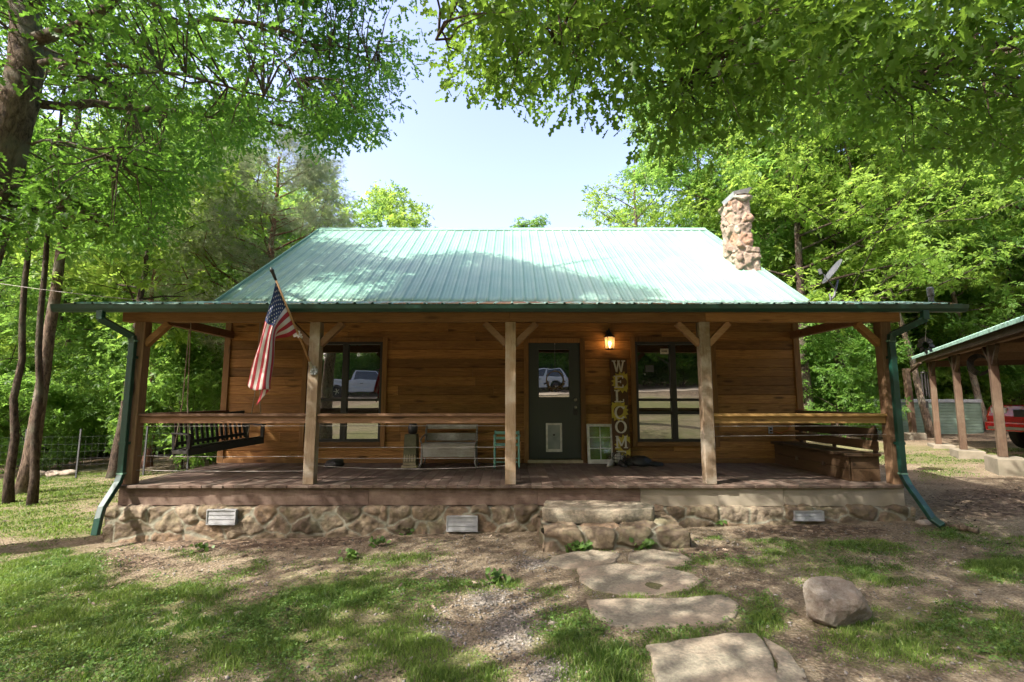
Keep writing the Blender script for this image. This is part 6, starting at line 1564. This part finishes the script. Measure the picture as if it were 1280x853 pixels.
sky_ok = lambda C: ~inpoly(*proj(C), SKY) & sunlit_keep(C)

def pgt(x, y): p = pg(x, y); return p
# trees one can tell apart, by where their trunks stand
b = pg(12, 629); make_tree('slender_tree', 'dark slender trunk at the edge of the photo, the outer of two close together', 'tree', b, 12, .072, 2.2, 21, per=7, t0=.42, lean=(-1.1, .3), filt=sky_ok, nl=14)
b = pg(40, 632); make_tree('slender_tree', 'dark trunk leaning inward, paired closely with a second trunk on the lawn', 'tree', b, 12.5, .066, 2.2, 22, per=7, t0=.42, lean=(-.9, .4), filt=sky_ok, nl=14)
b = np.array([-10.25, 10.7, gz(-10.25, 10.7)]); make_tree('broad_tree', 'thicker brown trunk with a flared base just behind two dark trunks', 'tree', b, 15, .135, 3.0, 23, 'bark', per=6, nl=18, t0=.48, lean=(-.2, 1.0), filt=sky_ok)
b = np.array([-10.1, 12.9, gz(-10, 12.9)]); make_tree('mid_tree', 'straight dark trunk between the wire fence and the downspout', 'tree', b, 8, .15, 2.0, 24, leaf='leaf_fresh', nl=13, per=7, rad=.4, t0=.45, filt=sky_ok, lean=(.3, .3))
b = pg(183, 584); make_tree('mid_tree', 'reddish lit trunk seen past the porch corner post', 'tree', b, 8, .13, 1.9, 25, 'bark_pine', leaf='leaf_fresh', nl=13, per=7, rad=.4, t0=.45, filt=sky_ok)
b = np.array([-11.7, 19.6, gz(-11.7, 19.6)]); make_tree('crooked_tree', 'crooked dark tree with wide bare limbs seen above the porch swing', 'tree', b, 10.5, .17, 3.0, 26, t0=.24, rise=.35, per=11, filt=sky_ok)
b = np.array([-9.3, 19.8, gz(-9.3, 19.8)]); make_tree('crooked_tree', 'dark tree leaning over the cabin corner beside the flag', 'tree', b, 8.5, .18, 2.4, 27, t0=.30, rise=.4, per=11, filt=sky_ok)
# pine
pb = at(338, 400, 16.0); pb[2] = gz(pb[0], pb[1])
make_tree('pine_tree', 'tall grey-green pine rising behind the cabin roof near the flag', 'pine tree', pb, 10.1, .22, 2.6, 31, 'bark_pine', 'needle', nl=46, t0=.26, per=23, rad=.40, size=.22, kind='needle', rise=.32,
          prof=lambda f: 3.0*(.55+.6*math.sin(math.pi*(.18+.72*f)))*(1-.35*f), filt=lambda C: sunlit_keep(C) & ~inpoly(*proj(C), [(432, 330), (436, 240), (415, 200), (420, 150), (900, 100), (900, 330)]), sub=4)
# behind the ridge
p = at(486, 300, 23); make_tree('round_tree', 'light green round tree top showing above the roof ridge beside the pine', 'tree', (p[0], 23, gz(p[0], 23)), 12.0, .2, 2.6, 32, leaf='leaf_fresh', t0=.35, filt=sky_ok, size=.26)
p = at(440, 300, 24); make_tree('round_tree', 'dark green tree top between the pine and a lighter tree', 'tree', (p[0]-.6, 24, gz(p[0], 24)), 11.6, .2, 2.6, 33, t0=.35, filt=sky_ok, size=.26)
p = at(800, 300, 23); make_tree('round_tree', 'rounded pale green tree rising above the ridge end, next to the sky', 'tree', (p[0]-.2, 23, gz(p[0], 23)), 12.6, .25, 3.4, 34, leaf='leaf_fresh', t0=.3, filt=sky_ok, size=.27, nl=32, per=18)
p = at(872, 300, 24); make_tree('round_tree', 'tall green tree directly behind the stone chimney', 'tree', (p[0]+.2, 24, gz(p[0], 24)), 15.5, .25, 3.7, 35, t0=.3, filt=sky_ok, size=.27, nl=34, per=18)
p = at(665, 300, 30); make_tree('sapling', 'tiny tree tip poking over the middle of the ridge', 'tree', (p[0], 30, gz(p[0], 30)), 12.45, .12, 1.4, 36, t0=.3, nl=14, size=.22)
# right
b = np.array([12.9, 19.5, gz(12.9, 19.5)]); make_tree('mid_tree', 'dark straight trunk framed between the cabin corner and downspout', 'tree', b, 14, .2, 3.0, 41, t0=.30, leaf='leaf_fresh', filt=sky_ok)
p = at(1236, 545, 20); make_tree('slender_tree', 'pale thin trunk leaning between two carport posts', 'tree', (p[0], 20, gz(p[0], 20)), 12, .13, 2.0, 42, 'bark_pale', per=9, t0=.4, lean=(-2.2, 0), leaf='leaf_fresh')
p = at(1270, 500, 23); make_tree('slender_tree', 'pale mottled trunk seen above the red car', 'tree', (p[0], 23, gz(p[0], 23)), 13, .2, 2.6, 43, 'bark_pale', t0=.35)
p = at(1166, 546, 17.6); make_tree('slender_tree', 'thin grey trunk leaning against the old post past the carport', 'tree', (p[0], 17.6, gz(p[0], 17.6)), 12, .12, 2.0, 44, 'bark_pale', per=9, t0=.45, lean=(-2.0, .6), leaf='leaf_fresh')
b = np.array([10.6, 15.2, gz(10.6, 15.2)])
make_tree('maple_tree', 'bright green maple with drooping sprays between chimney and carport', 'maple tree', (10.8, 18.3, gz(10.8, 18.3)), 13.5, .22, 4.3, 45, leaf='leaf_fresh', t0=.25, nl=36, per=20, size=.24, rise=.35, droop=.1, filt=lambda C: sky_ok(C) & ~inpoly(*proj(C), [(700, 330), (700, 150), (905, 150), (905, 222), (962, 240), (975, 345)]))
# --- woodland: five kinds copied through the woods
protos = []
for k, (H, r0, R_, t0, lf, bk_) in enumerate([(15, .17, 3.0, .22, 'leaf_wood', 'bark_dark'), (17, .2, 3.4, .30, 'leaf_fresh', 'bark'), (13, .13, 2.6, .15, 'leaf_fresh', 'bark_pale'), (16, .16, 3.0, .35, 'leaf_wood', 'bark'), (11, .10, 2.4, .10, 'leaf_wood', 'bark_dark')]):
    protos.append(make_tree('woodland_tree', 'x', 'tree', (0, 0, 0), H, r0, R_, 60+k, bk_, lf, nl=28, t0=t0, per=16, rad=.58, size=.27, world=False))
rsW = np.random.default_rng(5); pts = []
def try_add(x, y, dmin):
    if all((x-a)**2+(y-b)**2 > dmin*dmin for a, b in pts): pts.append((x, y)); return True
    return False
placed = []
for _ in range(9000):
    if len(placed) > 165: break
    x, y = rsW.uniform(-42, 44), rsW.uniform(-34, 48); r_ = math.hypot(x, y)
    if r_ > 50: continue
    if y > 0:
        px_ = 640+616*x/max(y, .1)
        if abs(x) < 7.5 and y < 20: continue
        if x < 0 and y < 14.5 and x > -12.5: continue
        if x < -5 and y < 14.5 and x > -15.5 and y > 3: continue
        if x > 0 and y < 20.5 and x < 19.5+max(0, (12-y)): continue
        if 300 < px_ < 905: continue
        if px_ < -160 and (y > 9) or px_ > 1440 and y > 6: continue
        if x < 0 and y < 20 and y > 8 and x > -13: continue
    else:
        if y > -16.5 and abs(x) < 17: continue
        if abs(x) > 26: continue
        if y > -9 and x > 10: continue
    if x < -9 and -16 < y < 13: continue
    if x < -17 and y < 17 and rsW.random() < .5: continue
    if y < 0 and y > -23: continue
    if x < 0 and y > 0 and x > -24 and y < 19 and rsW.random() < .65: continue
    if try_add(x, y, 3.0 if y > 0 else 4.0): placed.append((x, y))
zone = lambda x, y: ('behind' if y < 0 else 'left' if x < 0 else 'right')
LAB = {'behind': ('woodland tree across the drive, seen only mirrored in the windows', 'trees across the drive'), 'left': ('leafy woodland tree beyond the wire fence', 'trees in the woods past the fence'), 'right': ('leafy woodland tree beyond the carport and cabin chimney', 'trees in the woods past the carport')}
used = [False]*5
for i, (x, y) in enumerate(placed):
    k = i % 5; lab, grp = LAB[zone(x, y)]; sc = rsW.uniform(.85, 1.12)*(.72 if (x < 0 and 0 < y < 20) else 1); rz = rsW.uniform(0, 6.28)
    if not used[k]:
        used[k] = True; o = protos[k]; o.location = (x, y, gz(x, y)-.1); o.rotation_euler = (0, 0, rz); o.scale = (sc, sc, sc); o['label'] = lab; o['group'] = grp
    else: copy_tree(protos[k], (x, y, gz(x, y)-.1), rz, sc, lab, grp)
# undergrowth bushes
bushes = [make_tree('woodland_bush', 'x', 'bush', (0, 0, 0), 2.6, .03, 1.3, 80+k, 'bark_dark', lf, nl=16, t0=.05, per=22, rad=.40, size=.18, world=False, rise=.7) for k, lf in enumerate(('leaf_wood', 'leaf_fresh', 'leaf_wood'))]
ub = [False]*3; nb = 0; bp = []
for _ in range(6000):
    if nb > 210: break
    x, y = rsW.uniform(-34, 38), rsW.uniform(-30, 42)
    if y > 0:
        px_ = 640+616*x/max(y, .1)
        if abs(x) < 8 and y < 22: continue
        if x < 0 and y < 14.2: continue
        if x > 0 and (y < 17 or (x > 13 and y < 21.3)): continue
        if 400 < px_ < 880 or px_ < -80 or px_ > 1360: continue
    elif y > -22.5 or abs(x) > 22: continue
    if any((x-a)**2+(y-b)**2 < 1.8 for a, b in bp): continue
    bp.append((x, y)); k = nb % 3; sc = rsW.uniform(.6, 1.25); nb += 1
    z_ = zone(x, y); lab, grp = {'behind': ('bush at the far side of the drive', 'bushes across the drive'), 'left': ('green undergrowth bush beyond the wire fence', 'bushes in the woods past the fence'), 'right': ('green undergrowth bush beyond the carport', 'bushes in the woods past the carport')}[z_]
    if not ub[k]:
        ub[k] = True; o = bushes[k]; o.location = (x, y, gz(x, y)); o.scale = (sc, sc, sc); o['label'] = lab; o['group'] = grp
    else: copy_tree(bushes[k], (x, y, gz(x, y)), rsW.uniform(0, 6.28), sc, lab, grp)
# trees added beside and behind the photographer to shade the yard
def added_shade_tree(lab, base, H, c, r, seed, n, per=14, size=.17, thr=.42):
    rs = np.random.default_rng(seed); o = thing('added_shade_tree', lab, 'tree', (base[0], base[1], gz(*base))); mb = MB(); sk = []
    b = np.array([base[0], base[1], gz(*base)]); Q = limb(mb, [b-[0, 0, .3], b+[.1, .1, H*.35], np.array(c)-[0, 0, 1.0], np.array(c)+[0, 0, r[2]*.7]], .3, .06, k=12, rs=rs); sk += Q[5:].tolist()
    for j in range(11):
        a = j*2.4; e = np.array(c)+np.array([math.cos(a)*r[0]*.85, math.sin(a)*r[1]*.85, rs.uniform(-.5, .6)*r[2]]); s = Q[6+j % 7]; q = limb(mb, [s, (s*.55+e*.45)+[0, 0, .5], e], .09, .012, k=6, n=8, rs=rs); sk += q.tolist()
    C = volume(n, c, r, rs, .1); px, py = proj(C); front = (C[:, 1]*CT+(C[:, 2]-E)*ST > .3)
    keep = ~(front & (px > -40) & (px < 1320) & (py > -60) & ~inpoly(px, py, A_POLY)) & (fbm(C+seed, .62, 2) > thr) & sunlit_keep(C) & (C[:, 2] > 3)
    C = C[keep]; twigs(mb, C, sk, .3, rs, .012); part('trunk', mb, M['bark'], o, smooth_=True); crown_mesh('crown', C, per, .4, size, 'kite', M['leaf_wood'], o, rs=rs)
added_shade_tree('spreading tree added beside the photographer that shades the lawn', (-7.2, -1.2), 9, (-6.0, .2, 7.6), (4.6, 4.2, 3.0), 91, 1350, thr=.50)
added_shade_tree('tall tree added near the drive to shade the middle of the yard', (-2.5, -5.5), 12, (-3.0, -3.0, 9.6), (4.6, 4.0, 3.2), 92, 1000, thr=.51)
added_shade_tree('tree added near the drive to shade the yard before the carport', (4.5, -3.5), 11, (3.6, 0.2, 8.2), (4.2, 3.6, 2.6), 93, 850, thr=.51)
# far woods, too dense to count
rsF = np.random.default_rng(55); n = 26000; a = rsF.uniform(R(-180), R(180), n); rr = rsF.uniform(50, 60, n); x = np.sin(a)*rr; y = np.cos(a)*rr
hmax = np.where((np.abs(a) < R(30)), 9, 15)*(.75+.5*fbm(np.stack([x, y, 0*x], -1), .12, 2)); C = np.stack([x, y, ground_z(x, y)+hmax*rsF.random(n)], -1)
V, F, idx = leaves(C, rsF.normal(size=C.shape), rsF.normal(size=C.shape)+np.array([0, 0, .6]), rsF.uniform(.9, 1.7, n), 'spray')
tag(fast_mesh('distant_woods', V, F, np.clip(.6*fbm(C, .3, 2)+.4*rsF.random(n), 0, 1)[idx], M['leaf_wood']), 'distant mass of woods closing off every side', 'woods', kind='stuff')
